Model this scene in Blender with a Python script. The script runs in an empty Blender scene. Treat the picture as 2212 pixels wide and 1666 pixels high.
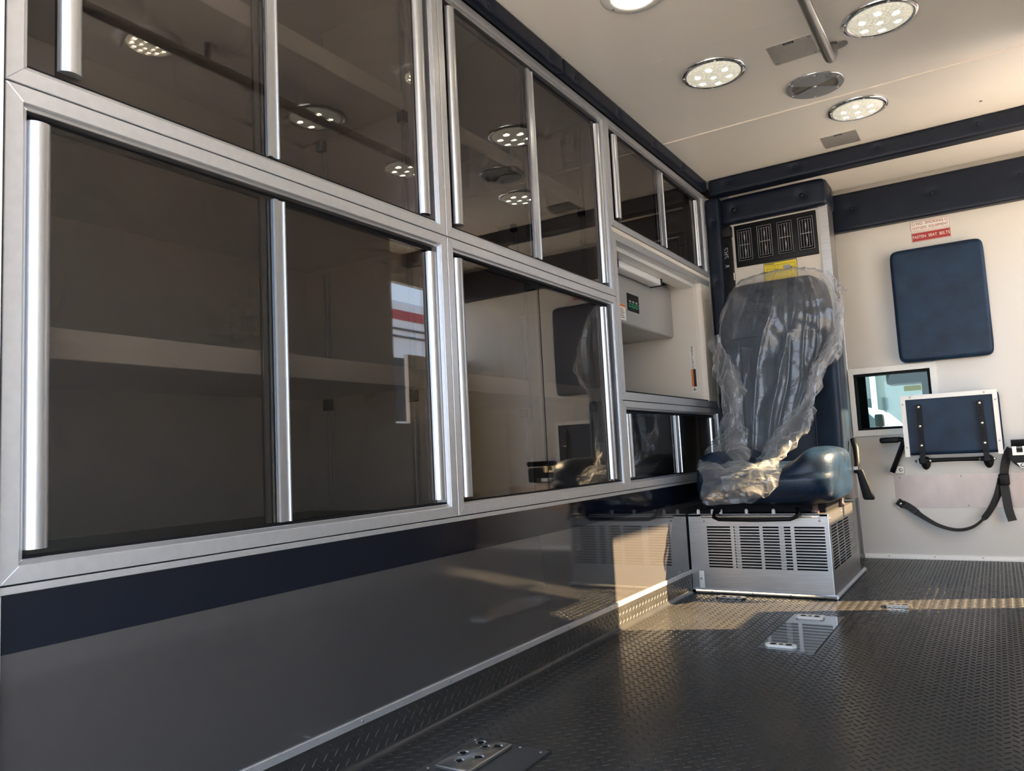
import bpy, bmesh, math, random
from mathutils import Vector, Matrix, noise
random.seed(7)
S = bpy.context.scene
C = S.collection

# ------------------------------------------------------------------ camera
cam_d = bpy.data.cameras.new('camera')
cam_d.sensor_width = 36.0
cam_d.lens = 26.766
cam_d.clip_start = 0.01
cam = bpy.data.objects.new('camera', cam_d)
C.objects.link(cam)
_R = Vector((0.8422646, 0.5367426, -0.04997723))
_U = Vector((0.09246155, -0.05250784, 0.99433082))
_F = Vector((-0.53107552, 0.84211062, 0.09385355))
_m = Matrix((_R, _U, -_F)).transposed().to_4x4()
_m.translation = (1.13, 0.04025, 0.59492)
cam.matrix_world = _m
S.camera = cam

# ------------------------------------------------------------------ sky, sun, exposure
W = bpy.data.worlds.new('sky')
S.world = W
W.use_nodes = True
wn = W.node_tree.nodes
wl = W.node_tree.links
wn.clear()
_tc = wn.new('ShaderNodeTexCoord')
_sx = wn.new('ShaderNodeSeparateXYZ')
_rp = wn.new('ShaderNodeValToRGB')
_bg = wn.new('ShaderNodeBackground')
_wo = wn.new('ShaderNodeOutputWorld')
wl.new(_tc.outputs['Generated'], _sx.inputs[0])
wl.new(_sx.outputs['Z'], _rp.inputs[0])
_rp.color_ramp.elements[0].position = 0.0
_rp.color_ramp.elements[0].color = (0.68, 0.83, 1.0, 1)
_rp.color_ramp.elements[1].position = 0.85
_rp.color_ramp.elements[1].color = (0.42, 0.60, 0.95, 1)
wl.new(_rp.outputs[0], _bg.inputs[0])
_bg.inputs[1].default_value = 5.6
wl.new(_bg.outputs[0], _wo.inputs[0])

SUN_AZ, SUN_T = math.radians(23.0), 0.734          # light enters the side doorway
sun_d = bpy.data.lights.new('sun', 'SUN')
sun_d.energy = 45.0
sun_d.color = (1.0, 0.74, 0.42)
sun_d.angle = math.radians(0.6)
sun = bpy.data.objects.new('sun', sun_d)
C.objects.link(sun)
_to = Vector((math.cos(SUN_AZ), math.sin(SUN_AZ), SUN_T * math.cos(SUN_AZ)))
sun.rotation_euler = _to.to_track_quat('Z', 'Y').to_euler()
sun.location = (8, 5, 7)

S.view_settings.view_transform = 'Standard'
S.view_settings.look = 'None'
S.view_settings.gamma = 1.0
S.view_settings.use_curve_mapping = False
S.view_settings.exposure = 0.12
S.cycles.max_bounces = 7
S.cycles.diffuse_bounces = 4
S.cycles.glossy_bounces = 5
S.cycles.transparent_max_bounces = 16
S.cycles.use_adaptive_sampling = True
S.cycles.adaptive_threshold = 0.10
S.cycles.adaptive_min_samples = 16
S.cycles.caustics_reflective = False
S.cycles.caustics_refractive = False
S.cycles.sample_clamp_indirect = 6.0

# ------------------------------------------------------------------ materials
MATS = {}

def mat(name, col, rough=0.5, metal=0.0, spec=0.5, var=0.06, vscale=30.0, bump=0.0, bscale=200.0,
        coat=0.0, col2=None, ior=None, stretch=None, emis=None, estr=0.0, aniso=0.0):
    m = bpy.data.materials.new(name)
    m.use_nodes = True
    nt = m.node_tree
    b = nt.nodes['Principled BSDF']
    b.inputs['Roughness'].default_value = rough
    b.inputs['Metallic'].default_value = metal
    b.inputs['Specular IOR Level'].default_value = spec
    b.inputs['Coat Weight'].default_value = coat
    if coat:
        b.inputs['Coat Roughness'].default_value = 0.03
    if ior:
        b.inputs['IOR'].default_value = ior
    if aniso:
        b.inputs['Anisotropic'].default_value = aniso
    tc = nt.nodes.new('ShaderNodeTexCoord')
    src = tc.outputs['Object']
    if stretch:
        mp = nt.nodes.new('ShaderNodeMapping')
        mp.inputs['Scale'].default_value = stretch
        nt.links.new(src, mp.inputs[0])
        src = mp.outputs[0]
    nz = nt.nodes.new('ShaderNodeTexNoise')
    nz.inputs['Scale'].default_value = vscale
    nz.inputs['Detail'].default_value = 4
    nt.links.new(src, nz.inputs['Vector'])
    rp = nt.nodes.new('ShaderNodeValToRGB')
    c2 = col2 or tuple(min(1, c * (1 + var)) for c in col)
    c1 = col if col2 else tuple(c * (1 - var) for c in col)
    rp.color_ramp.elements[0].position = 0.3
    rp.color_ramp.elements[1].position = 0.7
    rp.color_ramp.elements[0].color = (*c1, 1)
    rp.color_ramp.elements[1].color = (*c2, 1)
    nt.links.new(nz.outputs['Fac'], rp.inputs[0])
    nt.links.new(rp.outputs[0], b.inputs['Base Color'])
    if bump:
        n2 = nt.nodes.new('ShaderNodeTexNoise')
        n2.inputs['Scale'].default_value = bscale
        n2.inputs['Detail'].default_value = 3
        nt.links.new(src, n2.inputs['Vector'])
        bp = nt.nodes.new('ShaderNodeBump')
        bp.inputs['Strength'].default_value = bump
        bp.inputs['Distance'].default_value = 0.002
        nt.links.new(n2.outputs['Fac'], bp.inputs['Height'])
        nt.links.new(bp.outputs[0], b.inputs['Normal'])
    if emis:
        b.inputs['Emission Color'].default_value = (*emis, 1)
        b.inputs['Emission Strength'].default_value = estr
    MATS[name] = m
    return m

def same_both_sides(nt, fr, ior):
    """A sheet this thin reflects alike from front and back: undo the node's index flip on back faces."""
    geo = nt.nodes.new('ShaderNodeNewGeometry')
    mr = nt.nodes.new('ShaderNodeMapRange')
    mr.inputs['To Min'].default_value = ior
    mr.inputs['To Max'].default_value = 1.0 / ior
    nt.links.new(geo.outputs['Backfacing'], mr.inputs['Value'])
    nt.links.new(mr.outputs[0], fr.inputs[0])

def glass_mat(name, tint, ior=1.5, rough=0.0, haze=0.0, hazecol=(0.5, 0.5, 0.5)):
    m = bpy.data.materials.new(name)
    m.use_nodes = True
    nt = m.node_tree
    nt.nodes.clear()
    out = nt.nodes.new('ShaderNodeOutputMaterial')
    tr = nt.nodes.new('ShaderNodeBsdfTransparent')
    tr.inputs[0].default_value = (*tint, 1)
    gl = nt.nodes.new('ShaderNodeBsdfGlossy')
    gl.inputs['Roughness'].default_value = rough
    fr = nt.nodes.new('ShaderNodeFresnel')
    fr.inputs[0].default_value = ior
    same_both_sides(nt, fr, ior)
    mix = nt.nodes.new('ShaderNodeMixShader')
    nt.links.new(fr.outputs[0], mix.inputs[0])
    last = tr.outputs[0]
    if haze:
        df = nt.nodes.new('ShaderNodeBsdfDiffuse')
        df.inputs[0].default_value = (*hazecol, 1)
        mh = nt.nodes.new('ShaderNodeMixShader')
        mh.inputs[0].default_value = haze
        nt.links.new(last, mh.inputs[1])
        nt.links.new(df.outputs[0], mh.inputs[2])
        last = mh.outputs[0]
    nt.links.new(last, mix.inputs[1])
    nt.links.new(gl.outputs[0], mix.inputs[2])
    nt.links.new(mix.outputs[0], out.inputs[0])
    MATS[name] = m
    return m

mat('white_wall', (0.60, 0.565, 0.505), 0.22, spec=0.45, var=0.02, vscale=3, bump=0.03, bscale=60)
mat('ceiling_white', (0.86, 0.825, 0.765), 0.32, var=0.02, vscale=2, bump=0.02, bscale=40)
mat('cream', (0.72, 0.65, 0.56), 0.4, var=0.03, vscale=4)
mat('white_plastic', (0.78, 0.76, 0.71), 0.3, var=0.02)
mat('liner', (0.62, 0.575, 0.53), 0.45, var=0.04, vscale=3)
mat('shelf_white', (0.80, 0.76, 0.70), 0.4, var=0.02)
mat('black_mat', (0.006, 0.006, 0.007), 0.65, spec=0.15, var=0.1)
mat('aluminium', (0.59, 0.595, 0.605), 0.40, metal=0.75, var=0.04, vscale=60, stretch=(1, 1, 1))
mat('aluminium_bright', (0.57, 0.58, 0.60), 0.30, metal=0.9, var=0.02)
mat('stainless', (0.38, 0.355, 0.335), 0.33, metal=0.95, var=0.07, vscale=9, stretch=(1, 1, 14))
mat('plate_steel', (0.30, 0.235, 0.20), 0.36, metal=0.95, var=0.06, vscale=12, stretch=(2, 20, 1))
mat('ceiling_steel', (0.62, 0.59, 0.55), 0.42, metal=0.7, var=0.06, vscale=12, stretch=(20, 2, 1))
mat('floor_steel', (0.42, 0.40, 0.375), 0.2, metal=0.9, var=0.06, vscale=10)
mat('polished_plate', (0.15, 0.147, 0.142), 0.05, metal=0.8, var=0.04, vscale=6)
mat('grey_plate', (0.05, 0.049, 0.048), 0.45, metal=0.2, var=0.05)
mat('chrome', (0.82, 0.82, 0.82), 0.06, metal=1.0, var=0.0)
mat('grey_laminate', (0.052, 0.0475, 0.0465), 0.06, spec=0.5, ior=1.75, var=0.03, vscale=5, bump=0.012, bscale=5)
mat('navy_laminate', (0.005, 0.0065, 0.012), 0.05, spec=0.4, ior=1.5, var=0.1, vscale=4, bump=0.02, bscale=5)
mat('rubber', (0.029, 0.027, 0.025), 0.25, spec=0.42, var=0.14, vscale=8, bump=0.10, bscale=320)
mat('navy_vinyl', (0.005, 0.0085, 0.018), 0.42, spec=0.26, var=0.2, vscale=14, bump=0.18, bscale=260)
mat('seat_vinyl', (0.006, 0.011, 0.021), 0.38, spec=0.28, col2=(0.009, 0.022, 0.042), vscale=9, bump=0.28, bscale=190)
mat('cushion_vinyl', (0.0045, 0.012, 0.026), 0.34, spec=0.36, col2=(0.007, 0.024, 0.054), vscale=24, bump=0.35, bscale=150)
mat('pad_vinyl', (0.006, 0.015, 0.034), 0.45, spec=0.26, col2=(0.0095, 0.029, 0.064), vscale=13, bump=0.22, bscale=230)
mat('black_plastic', (0.007, 0.007, 0.0075), 0.48, spec=0.2, var=0.1, vscale=80)
mat('vent_grey', (0.33, 0.32, 0.31), 0.4, var=0.05)
mat('webbing', (0.012, 0.012, 0.013), 0.7, var=0.2, vscale=400, bump=0.4, bscale=900)
mat('sticker_white', (0.80, 0.76, 0.68), 0.45, var=0.01)
mat('sticker_red', (0.36, 0.025, 0.020), 0.45, var=0.02)
mat('ink_red', (0.33, 0.03, 0.02), 0.5, var=0.01)
mat('ink_black', (0.012, 0.012, 0.012), 0.5, var=0.01)
mat('ink_grey', (0.35, 0.35, 0.35), 0.5, var=0.01)
mat('orange', (0.72, 0.19, 0.05), 0.5, var=0.02)
mat('yellow', (0.80, 0.62, 0.03), 0.45, var=0.02)
mat('green_key', (0.02, 0.35, 0.17), 0.4, var=0.02, emis=(0.03, 0.7, 0.3), estr=0.12)
mat('grey_case', (0.40, 0.39, 0.375), 0.34, metal=0.35, var=0.03, vscale=5)
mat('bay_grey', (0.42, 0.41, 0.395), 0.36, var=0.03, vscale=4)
mat('screw', (0.35, 0.34, 0.32), 0.3, metal=0.9, var=0.05)
mat('brass', (0.62, 0.52, 0.36), 0.3, metal=0.9, var=0.05)
mat('bronze_pin', (0.25, 0.15, 0.11), 0.5, metal=0.4, var=0.05)
mat('light_rim', (0.80, 0.79, 0.76), 0.35, var=0.02)
mat('mesh_grille', (0.20, 0.185, 0.16), 0.6, metal=0.3, var=0.5, vscale=420)
mat('vent_body', (0.33, 0.34, 0.35), 0.38, metal=0.5, var=0.03)
mat('truck_white', (0.78, 0.78, 0.78), 0.3, var=0.02)
mat('truck_red', (0.42, 0.04, 0.05), 0.4, var=0.03)
mat('van_white', (0.80, 0.81, 0.78), 0.3, var=0.02)
mat('dark_glass', (0.03, 0.035, 0.04), 0.05, spec=0.6, var=0.05)
mat('building_blue', (0.19, 0.185, 0.175), 0.6, var=0.04, vscale=2)
mat('building_dark', (0.05, 0.06, 0.07), 0.5, var=0.05)
mat('concrete', (0.55, 0.53, 0.50), 0.8, var=0.12, vscale=2.5, bump=0.3, bscale=30)
mat('tyre', (0.02, 0.02, 0.02), 0.7, var=0.1)
mat('cab_dark', (0.006, 0.006, 0.006), 0.6, spec=0.1, var=0.1)
glass_mat('smoked', (0.58, 0.555, 0.53), 1.78)
glass_mat('clear_green', (0.68, 0.82, 0.77), 1.4)

def film_mat():
    m = bpy.data.materials.new('film')
    m.use_nodes = True
    nt = m.node_tree
    nt.nodes.clear()
    L = nt.links
    out = nt.nodes.new('ShaderNodeOutputMaterial')
    tr = nt.nodes.new('ShaderNodeBsdfTransparent')
    tr.inputs[0].default_value = (0.95, 0.95, 0.95, 1)
    tl = nt.nodes.new('ShaderNodeBsdfTranslucent')
    tl.inputs[0].default_value = (0.85, 0.85, 0.86, 1)
    df = nt.nodes.new('ShaderNodeBsdfDiffuse')
    df.inputs[0].default_value = (0.85, 0.85, 0.86, 1)
    gl = nt.nodes.new('ShaderNodeBsdfGlossy')
    gl.inputs['Roughness'].default_value = 0.16
    tc = nt.nodes.new('ShaderNodeTexCoord')
    nz = nt.nodes.new('ShaderNodeTexNoise')
    nz.inputs['Scale'].default_value = 16
    nz.inputs['Detail'].default_value = 3
    nz.inputs['Distortion'].default_value = 1.0
    L.new(tc.outputs['Object'], nz.inputs['Vector'])
    bp = nt.nodes.new('ShaderNodeBump')
    bp.inputs['Strength'].default_value = 0.35
    bp.inputs['Distance'].default_value = 0.01
    L.new(nz.outputs['Fac'], bp.inputs['Height'])
    L.new(bp.outputs[0], gl.inputs['Normal'])
    lw = nt.nodes.new('ShaderNodeFresnel')
    same_both_sides(nt, lw, 1.55)
    L.new(bp.outputs[0], lw.inputs['Normal'])
    # milky body scatters a little, more where the sheet is seen edge on
    md = nt.nodes.new('ShaderNodeMixShader')
    md.inputs[0].default_value = 0.5
    L.new(df.outputs[0], md.inputs[1])
    L.new(tl.outputs[0], md.inputs[2])
    ly = nt.nodes.new('ShaderNodeMapRange')
    ly.inputs['From Min'].default_value = 0.03
    ly.inputs['From Max'].default_value = 0.35
    ly.inputs['To Min'].default_value = 0.085
    ly.inputs['To Max'].default_value = 0.75
    L.new(lw.outputs[0], ly.inputs['Value'])
    m1 = nt.nodes.new('ShaderNodeMixShader')
    L.new(ly.outputs[0], m1.inputs[0])
    L.new(tr.outputs[0], m1.inputs[1])
    L.new(md.outputs[0], m1.inputs[2])
    m2 = nt.nodes.new('ShaderNodeMixShader')
    L.new(lw.outputs[0], m2.inputs[0])
    L.new(m1.outputs[0], m2.inputs[1])
    L.new(gl.outputs[0], m2.inputs[2])
    L.new(m2.outputs[0], out.inputs[0])
    MATS['film'] = m
film_mat()

def lens_mat(name, spots, warm, base, peak):
    """Lamp lens: LED positions (object space, metres) glow brighter than the frosted lens."""
    m = bpy.data.materials.new(name)
    m.use_nodes = True
    nt = m.node_tree
    L = nt.links
    b = nt.nodes['Principled BSDF']
    b.inputs['Base Color'].default_value = (0.5, 0.49, 0.45, 1)
    b.inputs['Roughness'].default_value = 0.2
    tc = nt.nodes.new('ShaderNodeTexCoord')
    nz = nt.nodes.new('ShaderNodeTexNoise')
    nz.inputs['Scale'].default_value = 160
    nz.inputs['Detail'].default_value = 3
    L.new(tc.outputs['Object'], nz.inputs['Vector'])
    warp = nt.nodes.new('ShaderNodeVectorMath')
    warp.operation = 'MULTIPLY_ADD'
    warp.inputs[1].default_value = (0.012, 0.012, 0)
    L.new(nz.outputs['Color'], warp.inputs[0])
    L.new(tc.outputs['Object'], warp.inputs[2])
    acc = None
    for (x, y, r) in spots:
        d = nt.nodes.new('ShaderNodeVectorMath')
        d.operation = 'DISTANCE'
        L.new(warp.outputs[0], d.inputs[0])
        d.inputs[1].default_value = (x + 0.006, y + 0.006, 0)
        mr = nt.nodes.new('ShaderNodeMapRange')
        mr.interpolation_type = 'SMOOTHSTEP'
        mr.inputs['From Min'].default_value = 0.0
        mr.inputs['From Max'].default_value = r
        mr.inputs['To Min'].default_value = peak
        mr.inputs['To Max'].default_value = 0
        L.new(d.outputs['Value'], mr.inputs['Value'])
        if acc is None:
            acc = mr.outputs[0]
        else:
            a = nt.nodes.new('ShaderNodeMath')
            L.new(acc, a.inputs[0])
            L.new(mr.outputs[0], a.inputs[1])
            acc = a.outputs[0]
    nm = nt.nodes.new('ShaderNodeMath')
    nm.operation = 'MULTIPLY_ADD'
    nm.inputs[1].default_value = base * 1.3
    nm.inputs[2].default_value = base * 0.1
    L.new(nz.outputs['Fac'], nm.inputs[0])
    ad = nt.nodes.new('ShaderNodeMath')
    L.new(acc, ad.inputs[0])
    L.new(nm.outputs[0], ad.inputs[1])
    b.inputs['Emission Color'].default_value = (*warm, 1)
    L.new(ad.outputs[0], b.inputs['Emission Strength'])
    MATS[name] = m

_sp = [(0, 0, 0.0135)] + [(0.055 * math.cos(a), 0.055 * math.sin(a), 0.0135) for a in [math.radians(30 + 60 * k) for k in range(6)]]
lens_mat('lens_chrome', _sp, (1.0, 0.93, 0.72), 0.62, 190.0)
_sp2 = [(0.022 * math.cos(k * 1.0472), 0.022 * math.sin(k * 1.0472), 0.009) for k in range(6)] + \
       [(0.047 * math.cos(k * 0.5236), 0.047 * math.sin(k * 0.5236), 0.009) for k in range(12)]
lens_mat('lens_warm', _sp2, (1.0, 0.86, 0.60), 2.0, 45.0)

# ------------------------------------------------------------------ helpers
WL = {}      # world location of every object

def link(o, loc, parent=None):
    C.objects.link(o)
    WL[o] = Vector(loc)
    if parent is not None:
        o.parent = parent
        o.location = Vector(loc) - WL[parent]
    else:
        o.location = loc
    return o

def tag(o, label=None, cat=None, group=None, kind=None):
    if label: o['label'] = label
    if cat: o['category'] = cat
    if group: o['group'] = group
    if kind: o['kind'] = kind
    return o

def thing(name, label, cat, loc, group=None, kind=None):
    o = bpy.data.objects.new(name, None)
    o.empty_display_size = 0.05
    link(o, loc)
    return tag(o, label, cat, group, kind)

def obj(name, bm, material, parent=None, smooth=False, origin=None, autosmooth=None):
    """Link a bmesh given in world coordinates; its origin is the centre of its base."""
    xs = [v.co.x for v in bm.verts]; ys = [v.co.y for v in bm.verts]; zs = [v.co.z for v in bm.verts]
    o0 = Vector(origin) if origin is not None else Vector(((min(xs) + max(xs)) / 2, (min(ys) + max(ys)) / 2, min(zs)))
    bmesh.ops.translate(bm, verts=bm.verts, vec=-o0)
    me = bpy.data.meshes.new(name)
    bm.to_mesh(me)
    bm.free()
    mm = material if isinstance(material, (list, tuple)) else [material]
    for k in mm:
        me.materials.append(MATS[k])
    if smooth:
        for p in me.polygons:
            p.use_smooth = True
        if autosmooth:
            me.set_sharp_from_angle(angle=math.radians(autosmooth))
    return link(bpy.data.objects.new(name, me), o0, parent)

def again(src, loc, parent=None, name=None):
    """Another object on the same mesh at a new world position."""
    o = bpy.data.objects.new(name or src.name.split('.')[0], src.data)
    return link(o, loc, parent)

def poly(bm, pts, faces, mi=0):
    vs = [bm.verts.new(p) for p in pts]
    out = []
    for f in faces:
        fc = bm.faces.new([vs[i] for i in f])
        fc.material_index = mi
        out.append(fc)
    return out

def abox(bm, x0, x1, y0, y1, z0, z1, bev=0.0, seg=2, mi=0):
    t = bmesh.new()
    bmesh.ops.create_cube(t, size=1.0)
    for v in t.verts:
        v.co = Vector(((x0 + x1) / 2 + v.co.x * (x1 - x0), (y0 + y1) / 2 + v.co.y * (y1 - y0), (z0 + z1) / 2 + v.co.z * (z1 - z0)))
    if bev:
        bmesh.ops.bevel(t, geom=t.edges[:], offset=bev, segments=seg, affect='EDGES', profile=0.5)
    idx = {}
    for v in t.verts:
        idx[v] = bm.verts.new(v.co)
    for f in t.faces:
        nf = bm.faces.new([idx[v] for v in f.verts])
        nf.material_index = mi
        nf.smooth = bool(bev and seg > 1)
    t.free()

def box(name, x0, x1, y0, y1, z0, z1, material, parent=None, bev=0.0, seg=2):
    bm = bmesh.new()
    abox(bm, min(x0, x1), max(x0, x1), min(y0, y1), max(y0, y1), min(z0, z1), max(z0, z1), bev, seg)
    return obj(name, bm, material, parent)

def prism(bm, pts, axis, a, b, mi=0):
    """Extrude a 2-D polygon along an axis; pts are the two other coordinates in xyz order."""
    def P(u, v, w):
        return (w, u, v) if axis == 'x' else ((u, w, v) if axis == 'y' else (u, v, w))
    n = len(pts)
    va = [bm.verts.new(P(u, v, a)) for u, v in pts]
    vb = [bm.verts.new(P(u, v, b)) for u, v in pts]
    fs = [bm.faces.new(va), bm.faces.new(vb)]
    for i in range(n):
        j = (i + 1) % n
        fs.append(bm.faces.new((va[i], va[j], vb[j], vb[i])))
    for f in fs:
        f.material_index = mi
    bmesh.ops.recalc_face_normals(bm, faces=fs)
    return fs

def tube(bm, path, r, n=10, cap=True):
    path = [Vector(p) for p in path]
    rs = r if isinstance(r, (list, tuple)) else [r] * len(path)
    rings = []
    prev = None
    for i, p in enumerate(path):
        d = (path[min(i + 1, len(path) - 1)] - path[max(i - 1, 0)]).normalized()
        if prev is None:
            a = Vector((0, 0, 1)) if abs(d.z) < 0.9 else Vector((1, 0, 0))
            u = d.cross(a).normalized()
        else:
            u = (prev - d * prev.dot(d)).normalized()
        prev = u
        w = d.cross(u)
        rings.append([bm.verts.new(p + (u * math.cos(2 * math.pi * k / n) + w * math.sin(2 * math.pi * k / n)) * rs[i]) for k in range(n)])
    for i in range(len(rings) - 1):
        for k in range(n):
            j = (k + 1) % n
            f = bm.faces.new((rings[i][k], rings[i][j], rings[i + 1][j], rings[i + 1][k]))
            f.smooth = True
    if cap:
        bm.faces.new(rings[0])
        bm.faces.new(rings[-1])

def lathe(bm, prof, c, axis='z', n=32, mi=0):
    """Revolve (radius, height) pairs about an axis through c."""
    def P(r, h, a):
        u, v = r * math.cos(a), r * math.sin(a)
        if axis == 'z': return (c[0] + u, c[1] + v, c[2] + h)
        if axis == 'x': return (c[0] + h, c[1] + u, c[2] + v)
        return (c[0] + u, c[1] + h, c[2] + v)
    rings = []
    for r, h in prof:
        if r < 1e-6:
            rings.append([bm.verts.new(P(0, h, 0))])
        else:
            rings.append([bm.verts.new(P(r, h, 2 * math.pi * k / n)) for k in range(n)])
    fs = []
    for i in range(len(rings) - 1):
        A, B = rings[i], rings[i + 1]
        for k in range(n):
            j = (k + 1) % n
            if len(A) == 1 and len(B) == 1: continue
            if len(A) == 1: fs.append(bm.faces.new((A[0], B[k], B[j])))
            elif len(B) == 1: fs.append(bm.faces.new((A[k], A[j], B[0])))
            else: fs.append(bm.faces.new((A[k], A[j], B[j], B[k])))
    for f in fs:
        f.smooth = True
        f.material_index = mi
    bmesh.ops.recalc_face_normals(bm, faces=fs)

def soft(cx, cy, cz, sx, sy, sz, p=8.0, n=(16, 16, 16), deform=None, inner=None):
    """Rounded cushion: a subdivided cube pressed onto a superellipsoid, then shaped."""
    bm = bmesh.new()
    cache = {}
    def V(i, j, k):
        key = (i, j, k)
        if key not in cache:
            a = Vector((2 * i / n[0] - 1, 2 * j / n[1] - 1, 2 * k / n[2] - 1))
            if inner:
                # bunch three rows of the grid into each rounded edge
                for c_, q_ in enumerate((i, j, k)):
                    e_ = min(q_, n[c_] - q_)
                    sgn = -1 if q_ < n[c_] / 2 else 1
                    if e_ < 3:
                        a[c_] = sgn * (1 - (1 - inner[c_]) * (0, 0.25, 0.6)[e_])
                    else:
                        f_ = (q_ - 3) / max(1, n[c_] - 6)
                        a[c_] = (2 * f_ - 1) * inner[c_]
            else:
                m = max(abs(a.x), abs(a.y), abs(a.z))
                e = (abs(a.x) ** p + abs(a.y) ** p + abs(a.z) ** p) ** (1.0 / p)
                a = a * (m / e)
            w = Vector((cx + a.x * sx / 2, cy + a.y * sy / 2, cz + a.z * sz / 2))
            if deform: w = deform(w, a)
            cache[key] = bm.verts.new(w)
        return cache[key]
    for i in range(n[0]):
        for j in range(n[1]):
            bm.faces.new((V(i, j, 0), V(i, j + 1, 0), V(i + 1, j + 1, 0), V(i + 1, j, 0)))
            bm.faces.new((V(i, j, n[2]), V(i + 1, j, n[2]), V(i + 1, j + 1, n[2]), V(i, j + 1, n[2])))
    for i in range(n[0]):
        for k in range(n[2]):
            bm.faces.new((V(i, 0, k), V(i + 1, 0, k), V(i + 1, 0, k + 1), V(i, 0, k + 1)))
            bm.faces.new((V(i, n[1], k), V(i, n[1], k + 1), V(i + 1, n[1], k + 1), V(i + 1, n[1], k)))
    for j in range(n[1]):
        for k in range(n[2]):
            bm.faces.new((V(0, j, k), V(0, j, k + 1), V(0, j + 1, k + 1), V(0, j + 1, k)))
            bm.faces.new((V(n[0], j, k), V(n[0], j + 1, k), V(n[0], j + 1, k + 1), V(n[0], j, k + 1)))
    return bm

def text_mesh(body, size, material, parent, loc, right, up, depth=0.0004, bold=0.0, sx=1.0, name='lettering', align='CENTER'):
    """Flat lettering as a thin mesh on a surface: right/up are the reading directions."""
    cu = bpy.data.curves.new(name, 'FONT')
    cu.body = body
    cu.size = size
    cu.extrude = depth
    cu.offset = bold
    cu.align_x = align
    cu.align_y = 'CENTER'
    tmp = bpy.data.objects.new('tmp_text', cu)
    C.objects.link(tmp)
    dg = bpy.context.evaluated_depsgraph_get()
    me = bpy.data.meshes.new_from_object(tmp.evaluated_get(dg))
    bpy.data.objects.remove(tmp)
    r, u = Vector(right), Vector(up)
    nrm = r.cross(u)
    M = Matrix((r * sx, u, nrm)).transposed()
    for v in me.vertices:
        v.co = M @ v.co
    me.name = name
    me.materials.clear()
    me.materials.append(MATS[material])
    return link(bpy.data.objects.new(name, me), loc, parent)

def screw(name, c, axis, r, material, parent, proud=0.002):
    bm = bmesh.new()
    lathe(bm, [(r, 0), (r * 0.9, proud * 0.6), (r * 0.35, proud), (0, proud * 0.75)], c, axis, 10)
    return obj(name, bm, material, parent, origin=c)

def holed(bm, u0, u1, v0, v1, holes, axis, a, b, mi=0):
    """Plate spanning u0..u1, v0..v1 with rectangular holes, thickness a..b along axis."""
    us = sorted({u0, u1, *[h[0] for h in holes], *[h[1] for h in holes]})
    vs = sorted({v0, v1, *[h[2] for h in holes], *[h[3] for h in holes]})
    def P(u, v, w):
        return (w, u, v) if axis == 'x' else ((u, w, v) if axis == 'y' else (u, v, w))
    def solid(i, j):
        if i < 0 or j < 0 or i >= len(us) - 1 or j >= len(vs) - 1: return False
        uc, vc = (us[i] + us[i + 1]) / 2, (vs[j] + vs[j + 1]) / 2
        return not any(h[0] < uc < h[1] and h[2] < vc < h[3] for h in holes)
    cache = {}
    def V(i, j, k):
        if (i, j, k) not in cache:
            cache[(i, j, k)] = bm.verts.new(P(us[i], vs[j], b if k else a))
        return cache[(i, j, k)]
    fs = []
    for i in range(len(us) - 1):
        for j in range(len(vs) - 1):
            if not solid(i, j): continue
            for k in (0, 1):
                fs.append(bm.faces.new((V(i, j, k), V(i + 1, j, k), V(i + 1, j + 1, k), V(i, j + 1, k))))
            for (di, dj, e0, e1) in ((-1, 0, (i, j), (i, j + 1)), (1, 0, (i + 1, j), (i + 1, j + 1)), (0, -1, (i, j), (i + 1, j)), (0, 1, (i, j + 1), (i + 1, j + 1))):
                if not solid(i + di, j + dj):
                    fs.append(bm.faces.new((V(*e0, 0), V(*e1, 0), V(*e1, 1), V(*e0, 1))))
    for f in fs: f.material_index = mi
    bmesh.ops.recalc_face_normals(bm, faces=fs)

def struct(o):
    o['kind'] = 'structure'
    return o

H = 1.905
Y0, Y1, Y2, Y3 = 0.535, 1.552, 2.569, 3.70
Z0, Z1, Z2 = 0.458, 1.159, 1.848
YB = 4.30

# ------------------------------------------------------------------ the setting: floor
fl = struct(box('floor', -0.02, 1.92, -0.10, YB + 0.02, -0.06, 0.0, 'rubber'))

def tread_bars(bm, cells):
    """cells: (centre, direction a, direction b (across), normal)"""
    for c, d, s, n in cells:
        l, w, h = 0.0102, 0.0024, 0.0013
        base = [c - d * l, c - d * l * 0.55 - s * w * 0.8, c + d * l * 0.55 - s * w * 0.8, c + d * l, c + d * l * 0.55 + s * w * 0.8, c - d * l * 0.55 + s * w * 0.8]
        top = [c - d * l * 0.62 + n * h * 0.9, c - s * w * 0.25 + n * h, c + d * l * 0.62 + n * h * 0.9, c + s * w * 0.25 + n * h]
        v = [bm.verts.new(p) for p in base + top]
        for f in ((0, 1, 6), (1, 7, 6), (1, 2, 7), (2, 8, 7), (2, 3, 8), (3, 4, 8), (4, 9, 8), (4, 5, 9), (5, 6, 9), (5, 0, 6), (6, 7, 8, 9)):
            bm.faces.new([v[k] for k in f])

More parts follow.
